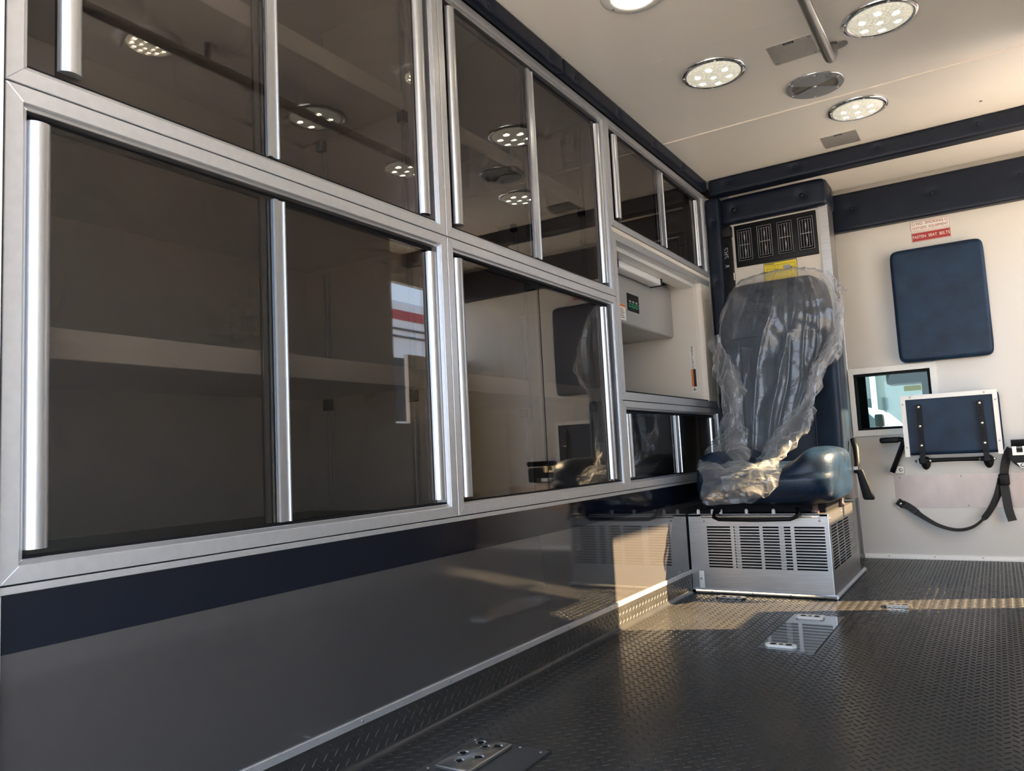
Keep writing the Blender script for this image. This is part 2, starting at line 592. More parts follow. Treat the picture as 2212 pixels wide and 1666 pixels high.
PIT = 0.0283
def not_covered(x, y):
    if 0.120 < x < 0.322 and 1.15 < y < 1.415: return False
    if 0.470 < x < 0.645 and 2.342 < y < 2.852: return False
    if -0.1 < x < 0.572 and 3.140 < y < 3.86: return False
    if 0.45 > x and y > 3.148: return False
    return True
cells = []
_q = math.sqrt(0.5)
d1, d2, up = Vector((_q, _q, 0)), Vector((-_q, _q, 0)), Vector((0, 0, 1))
ny = int((YB - 0.75) / PIT)
nx = int(1.42 / PIT)
for j in range(ny):
    for i in range(nx):
        x, y = 0.016 + i * PIT, 0.75 + j * PIT
        if not_covered(x, y): cells.append((Vector((x, y, 0)), d1, d2, up))
        x, y = x + PIT / 2, y + PIT / 2
        if not_covered(x, y) and y < YB - 0.02: cells.append((Vector((x, y, 0)), d2, -d1, up))
bm = bmesh.new()
tread_bars(bm, cells)
tr_ = obj('tread_pattern', bm, 'rubber', fl)
tr_['kind'] = 'stuff'

# rubber kick strip that turns up the cabinet wall
bm = bmesh.new()
prof = [(-0.004, 0.0), (0.020, 0.0005), (0.0135, 0.0015), (0.0085, 0.0045), (0.0052, 0.0095), (0.004, 0.016), (0.004, 0.078), (-0.004, 0.078)]
prism(bm, prof, 'y', Y0 - 0.3, 3.155)
for f in bm.faces: f.smooth = True
kick = struct(obj('baseboard_left', bm, 'rubber', smooth=True, autosmooth=50))
bm = bmesh.new()
cells = []
e1, e2, nn = Vector((0, _q, _q)), Vector((0, _q, -_q)), Vector((1, 0, 0))
for j in range(int((3.15 - 0.45) / PIT)):
    for k in range(3):
        z = 0.020 + k * PIT
        if z < 0.075: cells.append((Vector((0.004, 0.45 + j * PIT, z)), e1, e2, nn))
        z = 0.020 + (k + 0.5) * PIT
        if z < 0.075: cells.append((Vector((0.004, 0.45 + (j + 0.5) * PIT, z)), e2, -e1, nn))
tread_bars(bm, cells)
t2 = obj('tread_pattern', bm, 'rubber', kick)
t2['kind'] = 'stuff'

# lower cabinet wall: grey laminate, navy band, edge trims
wl_ = struct(box('wall_left', -0.55, 0.0, Y0, 3.78, 0.0, 0.446, 'grey_laminate'))
box('navy_band', 0.0, 0.0008, Y0 + 0.004, 3.70, 0.369, 0.4455, 'navy_laminate', wl_)
tb = struct(box('trim_1', -0.01, 0.006, Y0 - 0.002, 3.155, 0.0765, 0.0925, 'aluminium', bev=0.001, seg=1))
for y in [0.62 + 0.29 * k for k in range(9)]:
    screw('screw', (0.006, y, 0.0845), 'x', 0.0035, 'screw', tb, 0.001)
struct(box('trim_2', -0.02, 0.004, Y0 - 0.001, 3.70, 0.4462, 0.4568, 'aluminium', bev=0.0008, seg=1))
struct(box('trim_3', -0.02, 0.004, Y0 - 0.004, Y0 + 0.0035, 0.0, 0.446, 'aluminium'))
struct(box('wall_outer', -0.60, -0.555, 0.30, YB + 0.05, -0.06, H + 0.03, 'white_wall'))
struct(box('leak_filler', -0.555, -0.001, Y0, YB, 1.850, H, 'black_mat'))  # unseen black filler added to stop light leaking past the bolsters
struct(box('wall_corner', -0.555, 0.003, 3.7015, YB, 0.447, 1.849, 'white_wall'))
# rear end panel of the cabinet run, by the open rear doorway
struct(box('wall_rear', -0.55, 0.012, 0.30, Y0 - 0.005, 0.0, H, 'white_wall'))

# ------------------------------------------------------------------ ceiling
ce = struct(thing('ceiling', None, None, (0.9, 2.0, H)))
box('ceiling_panel', -0.02, 1.92, -0.10, 2.420, H, H + 0.03, 'ceiling_white', ce)
box('ceiling_panel', -0.02, 1.92, 2.4206, 3.0985, H, H + 0.03, 'ceiling_white', ce)
box('ceiling_panel', -0.02, 1.92, 3.1005, YB + 0.03, H, H + 0.03, 'ceiling_white', ce)
bm = bmesh.new()
tube(bm, [(0.03, 3.0995, H + 0.0005), (1.9, 3.0995, H + 0.0005)], 0.0042, 8)
obj('seam_strip', bm, 'cream', ce)
screw('screw', (1.197, 3.514, H), 'z', 0.006, 'screw', ce, -0.002)

# ------------------------------------------------------------------ bulkhead, right side, rear, outdoors
bm = bmesh.new()
holed(bm, 0.0, 1.92, 0.0, H, [(0.530, 0.878, 0.642, 0.930)], 'y', YB, YB + 0.05)
wf = struct(obj('wall_front', bm, 'white_wall'))
struct(box('trim_4', 0.497, 0.508, YB - 0.010, YB, 0.02, 1.70, 'aluminium', bev=0.002))
bm = bmesh.new()
prism(bm, [(YB, 0.0), (YB - 0.016, 0.0), (YB - 0.016, 0.006), (YB - 0.010, 0.018), (YB, 0.022)], 'x', 0.509, 1.92)
tf = struct(obj('trim_5', bm, 'white_plastic'))
for x in (0.62, 0.82, 1.02, 1.22):
    screw('screw', (x, YB - 0.013, 0.012), 'y', 0.004, 'screw', tf, -0.001)

# bulkhead window
win = struct(thing('window_1', None, None, (0.704, YB, 0.615)))
def mitre(name, a0, a1, b0, b1, w, plane, d0, d1, material, parent, sides='TBLR', kids=None):
    """Mitred rails round a rectangle; plane 'x' or 'y' is the facing axis."""
    quads = {'B': [(a0, b0), (a1, b0), (a1 - w, b0 + w), (a0 + w, b0 + w)],
             'T': [(a0, b1), (a1, b1), (a1 - w, b1 - w), (a0 + w, b1 - w)],
             'L': [(a0, b0), (a0, b1), (a0 + w, b1 - w), (a0 + w, b0 + w)],
             'R': [(a1, b0), (a1, b1), (a1 - w, b1 - w), (a1 - w, b0 + w)]}
    out = {}
    for s in sides:
        q = quads[s]
        c = (sum(p[0] for p in q) / 4, sum(p[1] for p in q) / 4)
        q = [(c[0] + (p[0] - c[0]), c[1] + (p[1] - c[1])) for p in q]
        t = bmesh.new()
        prism(t, q, plane, d0, d1)
        bmesh.ops.bevel(t, geom=t.edges[:], offset=0.0009, segments=1, affect='EDGES')
        out[s] = obj(name, t, material, parent)
    return out
mitre('window_frame', 0.500, 0.908, 0.612, 0.960, 0.030, 'y', YB - 0.010, YB + 0.03, 'white_plastic', win)
mitre('gasket', 0.5305, 0.8775, 0.6425, 0.9295, 0.012, 'y', YB + 0.004, YB + 0.055, 'black_mat', win)
box('side_gasket', 0.543, 0.580, YB + 0.030, YB + 0.05, 0.6425, 0.9295, 'black_mat', win)
box('pane', 0.541, 0.867, YB + 0.026, YB + 0.029, 0.653, 0.919, 'clear_green', win)

# right-hand side of the box (tall cabinets, low cabinet by the side doorway, unseen panel added to block low sun)
struct(box('wall_right', 1.432, 1.92, 0.25, 3.03, 0.0, H, 'white_wall'))
lc = tag(box('low_cabinet', 1.44, 1.90, 3.035, 3.315, 0.0, 0.80, 'white_wall'), 'low white cabinet beside the side doorway', 'cabinet')
rw = struct(thing('door_1', None, None, (1.9, 3.7, 0)))
box('header', 1.90, 1.94, 3.03, YB + 0.05, 1.72, H, 'white_wall', rw)
box('sun_block_panel', 1.90, 1.93, 3.70, YB + 0.05, 0.0, 1.27, 'white_wall', rw)  # added out of view, keeps low sun off the floor and pedestal side

gr = struct(box('ground', -30, 40, -25, 45, -0.95, -0.80, 'concrete'))

def ambulance():
    t = thing('parked_ambulance', 'white boxy ambulance with a red band, parked beyond the side doorway', 'ambulance', (5.2, 8.0, -0.8))
    box('body', 4.0, 6.3, 4.9, 10.5, -0.35, 2.30, 'truck_white', t, 0.05, 3)
    box('red_band', 3.992, 4.0, 5.95, 10.2, 2.09, 2.19, 'truck_red', t)
    box('red_skirt', 3.992, 4.0, 4.95, 10.4, -0.25, 0.45, 'truck_red', t)
    w = box('window_surround', 3.985, 4.0, 5.72, 6.8, 0.92, 1.78, 'truck_white', t, 0.007, 2)
    box('pane', 3.98, 3.986, 5.82, 6.70, 1.02, 1.68, 'dark_glass', w, 0.0025, 1)
    for z in (1.98, 1.90):
        box('drip_rail', 3.985, 4.0, 5.95, 7.2, z, z + 0.02, 'building_dark', t)
    for y in (6.5, 9.6):
        b = bmesh.new()
        lathe(b, [(0, 0), (0.40, 0), (0.40, 0.25), (0, 0.25)], (4.02, y, -0.40), 'x', 24)
        obj('wheel', b, 'tyre', t)
ambulance()

def van():
    t = thing('parked_van', 'white van outside, seen through the bulkhead window', 'van', (-2.2, 12.5, -0.8))
    b = bmesh.new()
    prism(b, [(-5.2, -0.45), (-5.2, 0.98), (-4.9, 1.07), (-0.50, 1.07), (-0.32, 1.03), (-0.08, 0.78), (0.36, 0.70), (0.60, 0.50), (0.66, -0.45)], 'y', 11.7, 13.5)
    bmesh.ops.bevel(b, geom=b.edges[:], offset=0.05, segments=2, affect='EDGES')
    obj('body', b, 'van_white', t)
    b = bmesh.new()
    prism(b, [(-1.20, 0.70), (-1.20, 0.985), (-0.44, 0.985), (-0.36, 0.955), (-0.20, 0.785), (-0.20, 0.70)], 'y', 11.675, 11.70)
    obj('side_window', b, 'dark_glass', t)
    b = bmesh.new()
    tube(b, [(-0.22, 11.68, 0.76), (-0.20, 11.52, 0.80)], 0.02)
    obj('mirror_arm', b, 'black_plastic', t)
    box('wing_mirror', -0.26, -0.15, 11.44, 11.56, 0.76, 0.93, 'black_plastic', t, 0.02)
    for x in (-4.2, -0.2):
        b = bmesh.new()
        lathe(b, [(0, 0), (0.34, 0), (0.34, 0.22), (0, 0.22)], (x, 11.68, -0.46), 'y', 24)
        obj('wheel', b, 'tyre', t)
van()

def building():
    t = thing('warehouse', 'pale blue-grey building far outside the windscreen', 'building', (-2, 20, -0.8))
    box('wall', -14, 9, 20, 26, -0.8, 6.5, 'building_blue', t)
    for x in (-6.2, -3.9, -1.46, -1.09, 1.4):
        box('window', x, x + 0.10, 19.96, 20.0, 1.27, 1.56, 'building_dark', t)
    box('roof_edge', -14.1, 9.1, 19.9, 26.1, 6.5, 6.75, 'truck_white', t)
    for x in (-8, -1.32, 2.4):
        box('downpipe', x, x + 0.12, 19.9, 20.0, -0.8, 6.5, 'truck_white', t)
building()

def cab():
    t = struct(thing('cab_shell', None, None, (0.95, 5.2, 0.0)))
    box('headliner', 0.0, 2.0, YB + 0.06, 5.55, 1.04, 1.12, 'cab_dark', t)
    box('overhead_console', 0.588, 1.3, 5.18, 5.40, 0.922, 1.04, 'cab_dark', t, 0.01)
    box('cab_side', -0.08, 0.0, YB + 0.06, 4.9, -0.3, 1.12, 'cab_dark', t)
    box('dashboard', -0.05, 2.0, 5.35, 5.9, 0.10, 0.42, 'cab_dark', t, 0.03)
    b = bmesh.new()
    tube(b, [(-0.04, 5.6, 0.42), (-0.04, 5.2, 1.06)], 0.05, 8)
    obj('windscreen_pillar', b, 'cab_dark', t)
    box('yellow_label', 0.652, 0.752, 5.50, 5.504, 0.890, 0.924, 'yellow', t)
    box('mirror_stem', 0.775, 1.3, 5.18, 5.24, 0.60, 0.925, 'cab_dark', t, 0.01)
cab()

# ------------------------------------------------------------------ sliding-door wall cabinets
def openbox(name, x0, x1, y0, y1, z0, z1, th, material, parent, back=None):
    """Open-fronted carcass: front is at x1."""
    b = bmesh.new()
    O = [(x0, y0, z0), (x0, y1, z0), (x0, y1, z1), (x0, y0, z1), (x1, y0, z0), (x1, y1, z0), (x1, y1, z1), (x1, y0, z1)]
    I = [(x0 + th, y0 + th, z0 + th), (x0 + th, y1 - th, z0 + th), (x0 + th, y1 - th, z1 - th), (x0 + th, y0 + th, z1 - th),
         (x1, y0 + th, z0 + th), (x1, y1 - th, z0 + th), (x1, y1 - th, z1 - th), (x1, y0 + th, z1 - th)]
    F = [(0, 1, 2, 3), (0, 4, 5, 1), (1, 5, 6, 2), (2, 6, 7, 3), (3, 7, 4, 0)]
    G = [tuple(8 + k for k in f) for f in ((0, 3, 2, 1), (0, 1, 5, 4), (1, 2, 6, 5), (2, 3, 7, 6), (3, 0, 4, 7))]
    R = [(4, 12, 13, 5), (5, 13, 14, 6), (6, 14, 15, 7), (7, 15, 12, 4)]
    poly(b, O + I, F + G + R)
    bmesh.ops.recalc_face_normals(b, faces=b.faces[:])
    return obj(name, b, material, parent)

GX1, GX2 = -0.008, -0.019       # front faces of the two sliding tracks
def handle_profile(y, w, x0, side):
    pts = []
    n = 10
    for k in range(n + 1):
        a = math.pi * k / n
        pts.append((x0 + 0.002 + 0.0165 * math.sin(a) ** 0.8, y + w / 2 - w / 2 * math.cos(a)))
    return pts

def cabinet(name, label, ya, yb, za, zb, left, right, stile, dim_stile=True, shelf_z=None, shelf_x=-0.06, tracks=True, sill=True, fr=0.024, group='smoked-glass sliding cabinets along the left wall', depth=0.50):
    """left/right: y position of the outer pull of each pane; stile: (y0, y1) of the bright meeting stile or None"""
    t = thing(name, label, 'cabinet', (-0.2, (ya + yb) / 2, za), group)
    g = 0.0011
    openbox('carcass', -depth, -0.03, ya + 0.002, yb - 0.002, za + 0.002, zb - 0.002, 0.012, 'liner', t)
    rails = mitre('frame_rail', ya + g, yb - g, za + g, zb - g, fr, 'x', -0.034, 0.004, 'aluminium', t)
    lips = mitre('inner_lip', ya + fr - 0.001, yb - fr + 0.001, za + fr - 0.001, zb - fr + 0.001, 0.0095, 'x', -0.030, -0.003, 'aluminium_bright', None)
    for s in rails:
        lips[s].parent = rails[s]
        lips[s].location = WL[lips[s]] - WL[rails[s]]
    ia, ib, ja, jb = ya + fr + 0.0085, yb - fr - 0.0085, za + fr + 0.0085, zb - fr - 0.0085
    # dark rubber runs behind the lip
    box('top_run', -0.029, -0.020, ia, ib, jb - 0.012, jb, 'black_mat', t)
    box('bottom_run', -0.029, -0.006, ia, ib, ja - 0.004, ja + 0.004, 'black_mat', t)
    mid0, mid1 = stile if stile else (left[2], left[3])
    ps = thing('pane_left', None, None, (GX1, (left[0] + mid1) / 2, ja))
    ps.parent = t; ps.location = WL[ps] - WL[t]; ps.name = 'sliding_pane'
    box('glass', GX1 - 0.005, GX1, max(ia, left[0]) , mid1 - 0.001, ja + 0.004, jb - 0.010, 'smoked', ps)
    b = bmesh.new()
    prism(b, handle_profile(left[0], left[1] - left[0], GX1, -1), 'z', ja + 0.012, jb - 0.016)
    obj('pull_handle', b, 'aluminium_bright', ps, smooth=True, autosmooth=40)
    if stile:
        b = bmesh.new()
        w = mid1 - mid0
        prism(b, [(GX1 + 0.0002, mid0), (GX1 + 0.006, mid0), (GX1 + 0.006, mid0 + w * 0.32), (GX1 + 0.003, mid0 + w * 0.40), (GX1 + 0.003, mid1 - w * 0.12), (GX1 + 0.006, mid1 - w * 0.10), (GX1 + 0.006, mid1), (GX1 + 0.0002, mid1)], 'z', ja + 0.006, jb - 0.012)
        obj('meeting_stile', b, 'aluminium_bright', ps)
        box('stile_seal', GX1 - 0.012, GX1 - 0.0055, mid0 - 0.011, mid0 + 0.004, ja + 0.006, jb - 0.012, 'black_mat', ps)
    else:
        box('edge_seal', GX1 - 0.006, GX1 + 0.0006, mid1 - 0.003, mid1, ja + 0.004, jb - 0.010, 'black_mat', ps)
    pr = thing('pane_right', None, None, (GX2, (mid0 + right[1]) / 2, ja))
    pr.parent = t; pr.location = WL[pr] - WL[t]; pr.name = 'sliding_pane'
    r0 = mid0 - 0.022
    box('glass', GX2 - 0.005, GX2, r0, min(ib, right[1]), ja + 0.004, jb - 0.010, 'smoked', pr)
    b = bmesh.new()
    prism(b, handle_profile(right[0], right[1] - right[0], GX2, 1), 'z', ja + 0.012, jb - 0.016)
    obj('pull_handle', b, 'aluminium_bright', pr, smooth=True, autosmooth=40)
    if dim_stile:
        box('meeting_stile', GX2, GX2 + 0.0035, r0, r0 + 0.012, ja + 0.006, jb - 0.012, 'aluminium_bright', pr)
    elif not stile:
        box('edge_seal', GX2 - 0.006, GX2 + 0.0006, r0 - 0.002, r0 + 0.001, ja + 0.004, jb - 0.010, 'black_mat', pr)
    if shelf_z:
        sh = box('shelf', -depth + 0.013, shelf_x - 0.008, ya + 0.016, yb - 0.016, shelf_z, shelf_z + 0.008, 'shelf_white', t)
        box('shelf_lip', shelf_x - 0.008, shelf_x, ya + 0.016, yb - 0.016, shelf_z - 0.004, shelf_z + 0.044, 'shelf_white', sh, 0.002, 2)
    if tracks:
        for xx in (-0.405, -0.105):
            for yy, s in ((yb - 0.0145, -1), (ya + 0.0145, 1)):
                b = bmesh.new()
                prism(b, [(xx - 0.009, yy), (xx - 0.009, yy + s * 0.007), (xx - 0.004, yy + s * 0.007), (xx - 0.004, yy + s * 0.002), (xx + 0.004, yy + s * 0.002), (xx + 0.004, yy + s * 0.007), (xx + 0.009, yy + s * 0.007), (xx + 0.009, yy)], 'z', za + 0.03, zb - 0.03)
                tk = obj('shelf_track', b, 'aluminium', t)
                if shelf_z:
                    b = bmesh.new()
                    abox(b, xx - 0.012, xx + 0.012, min(yy, yy + s * 0.02), max(yy, yy + s * 0.02), shelf_z - 0.035, shelf_z - 0.005, 0.002, 1)
                    obj('shelf_clip', b, 'black_plastic', tk)
    if sill:
        box('floor_mat', -depth + 0.013, -0.032, ya + 0.015, yb - 0.015, za + 0.0142, za + 0.018, 'black_mat', t)
    return t

cabinet('wall_cabinet', 'lower smoked-glass cabinet nearest the camera, with one long shelf', Y0, Y1, Z0, Z1, (0.566, 0.600), (1.490, 1.521), (1.012, 1.038), shelf_z=0.782, shelf_x=-0.06)
cabinet('wall_cabinet', 'upper smoked-glass cabinet nearest the camera, above the long-shelf cabinet', Y0, Y1, Z1, Z2, (0.610, 0.645), (1.474, 1.506), (1.003, 1.028), shelf_z=1.515, shelf_x=-0.10)
cabinet('wall_cabinet', 'lower smoked-glass cabinet mirroring the wrapped seat, no bright centre stile', Y1, Y2, Z0, Z1, (1.584, 1.618, 1.99, 2.024), (2.470, 2.505), None, False, shelf_z=0.782, shelf_x=-0.06)
cabinet('wall_cabinet', 'upper smoked-glass cabinet in the middle, mirroring the ceiling lamps', Y1, Y2, Z1, Z2, (1.598, 1.630), (2.505, 2.537), (2.016, 2.050), False, shelf_z=1.515, shelf_x=-0.10)
cabinet('wall_cabinet', 'upper smoked-glass cabinet at the far end, over the open bay', Y2, Y3, 1.428, Z2, (2.632, 2.668), (3.600, 3.640), (3.110, 3.160), shelf_z=None, tracks=False)
cabinet('wall_cabinet', 'short smoked-glass cabinet under the open bay, beside the seat', Y2, Y3, Z0, 0.780, (2.600, 2.638), (3.600, 3.640), (3.108, 3.154), shelf_z=None, tracks=False)

# open bay between the far cabinets
bay = thing('open_bay', 'open white equipment bay framed in aluminium at the far end', 'cabinet', (-0.2, 3.13, 0.781))
BZ0, BZ1 = 0.781, 1.409
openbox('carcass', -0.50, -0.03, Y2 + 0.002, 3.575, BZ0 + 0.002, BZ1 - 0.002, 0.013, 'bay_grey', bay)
rr = mitre('frame_rail', Y2 + 0.001, Y3, BZ0 + 0.0008, BZ1 - 0.0008, 0.030, 'x', -0.034, 0.004, 'aluminium', bay, 'TBL')
box('filler_strip', -0.03, 0.000, Y2 + 0.002, Y3, 1.4095, 1.4273, 'cream', bay)
box('inner_sill', -0.028, -0.001, Y2 + 0.032, 3.56, BZ0 + 0.0315, BZ0 + 0.036, 'black_mat', bay)
pn = box('post_panel', -0.020, 0.0045, 3.556, 3.690, BZ0 + 0.031, BZ1 - 0.031, 'cream', bay, 0.002, 1)
for z in (0.84, 1.06, 1.30):
    screw('screw', (0.0045, 3.62, z), 'x', 0.004, 'screw', pn, 0.001)
box('side_liner', -0.486, -0.030, 3.545, 3.562, BZ0 + 0.016, BZ1 - 0.016, 'cream', bay)
bm = bmesh.new()
prism(bm, [(-0.030, 3.562), (-0.030, 3.549), (-0.018, 3.549), (-0.004, 3.556), (-0.004, 3.562)], 'z', BZ0 + 0.031, BZ1 - 0.031)
obj('jamb', bm, 'cream', bay)
bm = bmesh.new()
prism(bm, [(-0.030, BZ1 - 0.030), (-0.110, BZ1 - 0.030), (-0.110, BZ1 - 0.042), (-0.095, BZ1 - 0.048), (-0.030, BZ1 - 0.048)], 'y', Y2 + 0.03, 3.545)
obj('top_rail', bm, 'white_plastic', bay)

inv = thing('power_unit', 'grey metal equipment box with a dark keypad in the open bay', 'equipment box', (-0.3, 3.2, 1.13))
bm = bmesh.new()
abox(bm, -0.470, -0.140, 2.70, 3.543, 1.128, 1.372, 0.012, 3)
obj('case', bm, 'grey_case', inv)
kp = box('keypad', -0.140, -0.1375, 3.000, 3.122, 1.190, 1.266, 'black_plastic', inv, 0.001, 1)
for i, y in enumerate((3.026, 3.060, 3.094)):
    mitre('green_key', y - 0.012, y + 0.012, 1.207, 1.2225, 0.0025, 'x', -0.1375, -0.1365, 'green_key', kp) if i < 0 else box('green_key', -0.1375, -0.1363, y - 0.012, y + 0.012, 1.207, 1.2225, 'green_key', kp, 0.0005, 1)
    box('key_face', -0.1363, -0.1359, y - 0.0085, y + 0.0085, 1.2098, 1.2195, 'black_plastic', kp)
    box('key_mark', -0.1375, -0.1370, y - 0.010, y + 0.010, 1.228, 1.236, 'ink_grey', kp)
lab = box('warning_label', -0.140, -0.1392, 2.900, 2.978, 1.142, 1.210, 'sticker_white', inv)
box('label_header', -0.1392, -0.1388, 2.902, 2.976, 1.198, 1.209, 'orange', lab)
for k in range(6):
    box('print_line', -0.1392, -0.1389, 2.912, 2.964 - 0.006 * (k % 3), 1.150 + 0.0075 * k, 1.1525 + 0.0075 * k, 'ink_black', lab)
for z in (1.17, 1.33):
    screw('screw', (-0.14, 3.515, z), 'x', 0.005, 'screw', inv, 0.0015)

lamp = thing('strip_lamp', 'grey strip lamp with black end caps under the bay top', 'lamp', (-0.108, 3.0, 1.36))
box('housing', -0.134, -0.081, 2.80, 3.26, 1.330, 1.361, 'light_rim', lamp, 0.006, 2)
for y0, y1 in ((2.73, 2.80), (3.26, 3.268)):
    box('end_cap', -0.137, -0.078, y0, y1, 1.327, 1.361, 'black_plastic', lamp, 0.003, 2)

st = thing('tamper_sticker', 'upright white and orange DO NOT TAMPER sticker in the open bay', 'sticker', (-0.058, 3.5448, 0.858))
box('label_paper', -0.070, -0.046, 3.5440, 3.5450, 0.858, 1.075, 'sticker_white', st)
box('orange_field', -0.0695, -0.059, 3.5435, 3.5440, 0.885, 0.968, 'orange', st)
box('black_field', -0.059, -0.0465, 3.5435, 3.5440, 0.885, 0.968, 'ink_black', st)
text_mesh('DO NOT TAMPER', 0.0150, 'ink_black', st, (-0.058, 3.5438, 1.022), (0, 0, 1), (-1, 0, 0), bold=0.0, sx=0.92)
box('figure_mark', -0.066, -0.050, 3.5435, 3.5440, 0.868, 0.871, 'ink_black', st)
box('figure_mark', -0.060, -0.056, 3.5435, 3.5440, 0.871, 0.880, 'ink_black', st)

# ------------------------------------------------------------------ padded navy bolsters
def bolster(name, label, x0, x1, y0, y1, z0, z1, buttons, face, n, p=7, r=0.0075, mat_='navy_vinyl'):
    cx, cy, cz = (x0 + x1) / 2, (y0 + y1) / 2, (z0 + z1) / 2
    ax = 'xyz'.index(face[1])
    sg = 1 if face[0] == '+' else -1
    rad = min(0.011, min(x1 - x0, y1 - y0, z1 - z0) * 0.3)
    hs = Vector(((x1 - x0) / 2, (y1 - y0) / 2, (z1 - z0) / 2))
    def df(w, a):
        # absolute edge radius, then a dimple under every button
        q = Vector([max(-(hs[k] - rad), min(hs[k] - rad, a[k] * hs[k])) for k in range(3)])
        d = Vector([a[k] * hs[k] for k in range(3)]) - q
        w = Vector((cx, cy, cz)) + q + (d.normalized() * rad if d.length > 1e-7 else d)
        if a[ax] * sg > 0.5:
            for bt in buttons:
                r2 = sum((w[k] - bt[k]) ** 2 for k in range(3) if k != ax)
                w[ax] -= sg * 0.006 * math.exp(-r2 / (0.018 ** 2))
        return w
    b = soft(cx, cy, cz, 1, 1, 1, None, n, df, [1 - rad / hs[k] for k in range(3)])
    t = thing(name, label, 'padding', (cx, cy, z0))
    obj('padding', b, mat_, t, smooth=True)
    for bt in buttons:
        c = list(bt)
        c[ax] = (x0, y0, z0)[ax] if sg < 0 else (x1, y1, z1)[ax]
        c[ax] -= sg * 0.007
        b = bmesh.new()
        h = sg
        lathe(b, [(r, 0), (r, h * 0.0025), (r * 0.85, h * 0.0045), (r * 0.45, h * 0.006), (0, h * 0.0063)], c, face[1], 14)
        obj('button', b, mat_, t)
    return t

bolster('ceiling_bolster', 'long navy padded strip above the near cabinets', 0.0, 0.036, 0.50, 2.193, 1.849, H - 0.0005, [(0.036, y, 1.868) for y in (0.70, 1.05, 1.40, 1.758, 2.112)], '+x', (8, 110, 12))
bolster('ceiling_bolster', 'navy padded strip above the far cabinets', 0.0, 0.036, 2.1945, 3.665, 1.849, H - 0.0005, [(0.036, y, 1.869) for y in (2.285, 2.636, 2.983, 3.328)], '+x', (8, 110, 12))
bolster('cross_bolster', 'navy padded beam crossing the ceiling before the bulkhead', 0.042, 1.90, 3.668, 3.74, 1.823, H - 0.0005, [(x, 3.668, 1.872) for x in (0.13, 0.45, 0.80, 1.18, 1.55)], '-y', (110, 9, 14))
bolster('corner_bolster', 'upright navy pad in the corner left of the seat', 0.006, 0.072, 3.702, 3.765, 0.46, 1.822, [(0.040, 3.702, z) for z in (0.72, 1.05, 1.40, 1.70)], '-y', (10, 9, 90))
bolster('bulkhead_bolster', 'wide navy padded band high on the bulkhead', 0.500, 1.90, YB - 0.055, YB - 0.001, 1.675, 1.874, [(x, YB - 0.055, 1.788) for x in (0.600, 0.966, 1.330, 1.69)], '-y', (90, 9, 24))

# ------------------------------------------------------------------ climate column behind the seat
XS = 0.556
col = thing('climate_column', 'cream and stainless column behind the seat with black air vents', 'column', (0.30, 4.03, 0.0))
box('column_face', 0.05, 0.520, 3.780, 3.792, 0.33, 1.822, 'cream', col)
box('column_side', 0.545, XS, 3.792, 3.93, 0.33, 1.822, 'stainless', col)
bm = bmesh.new()
prism(bm, [(0.518, 3.780), (0.518, 3.775), (XS + 0.003, 3.775), (XS + 0.003, 3.830), (XS - 0.001, 3.830), (XS - 0.001, 3.780)], 'z', 0.335, 1.70)
obj('corner_angle', bm, 'stainless', col)
box('column_core', 0.05, 0.545, 3.793, 3.93, 0.33, 1.822, 'black_mat', col)

def colpad():
    b = soft(0.310, 3.8450, 1.756, 0.512, 0.205, 0.132, 12, (40, 20, 12),
             lambda w, a: w + Vector((0, 0.006 * sum(math.exp(-((w.x - bx_) ** 2 + (w.z - 1.756) ** 2) / 0.018 ** 2) for bx_ in (0.135, 0.455)), 0)) if a.y < -0.5 else w)
    t = thing('column_bolster', 'navy padded cap wrapped round the top of the vent column', 'padding', (0.31, 3.85, 1.69))
    obj('padding', b, 'navy_vinyl', t, smooth=True)
    for bx_ in (0.135, 0.455):
        q = bmesh.new()
        lathe(q, [(0.010, 0), (0.010, -0.003), (0.008, -0.006), (0, -0.0075)], (bx_, 3.7495, 1.756), 'y', 14)
        obj('button', q, 'navy_vinyl', t)
    q = bmesh.new()
    lathe(q, [(0.010, 0), (0.010, 0.003), (0.008, 0.005), (0, 0.006)], (0.5645, 3.85, 1.760), 'x', 14)
    obj('button', q, 'navy_vinyl', t)
colpad()

vp = thing('vent_panel', 'black panel of four upright air vents on the cream column', 'vent panel', (0.3145, 3.779, 1.472))
bm = bmesh.new()
abox(bm, 0.122, 0.507, 3.772, 3.780, 1.4705, 1.6815, 0.003, 2)
obj('plate', bm, 'black_plastic', vp)
for k in range(4):
    cx = 0.1715 + k * 0.0955
    w, h = 0.036, 0.078
    cz = 1.577
    v = box('vent', cx - w, cx + w, 3.768, 3.772, cz - h - 0.003, cz + h + 0.003, 'black_mat', vp, 0.001, 1)
    mitre('vent_rim', cx - w + 0.002, cx + w - 0.002, cz - h, cz + h, 0.0016, 'y', 3.7655, 3.768, 'vent_grey', v)
    mitre('inner_rim', cx - 0.025, cx + 0.025, cz - h + 0.011, cz + h - 0.011, 0.0012, 'y', 3.7660, 3.768, 'vent_grey', v, 'TB')
    for s in range(5):
        x = cx - 0.0244 + s * 0.0122
        box('louvre', x - 0.0007, x + 0.0007, 3.7650, 3.768, cz - h + 0.011, cz + h - 0.011, 'vent_grey', v)
    box('cross_bar', cx - 0.026, cx + 0.026, 3.7640, 3.7668, cz - 0.0012, cz + 0.0012, 'vent_grey', v)
    for dz in (-0.036, 0.036):
        q = bmesh.new()
        lathe(q, [(0, -0.022), (0.0016, -0.016), (0.0028, -0.004), (0.0034, 0.004), (0.0018, 0.014), (0, 0.022)], (cx + (0.001 if dz > 0 else 0.002), 3.7640, cz + dz), 'z', 8)
        obj('lever', q, 'vent_grey', v)

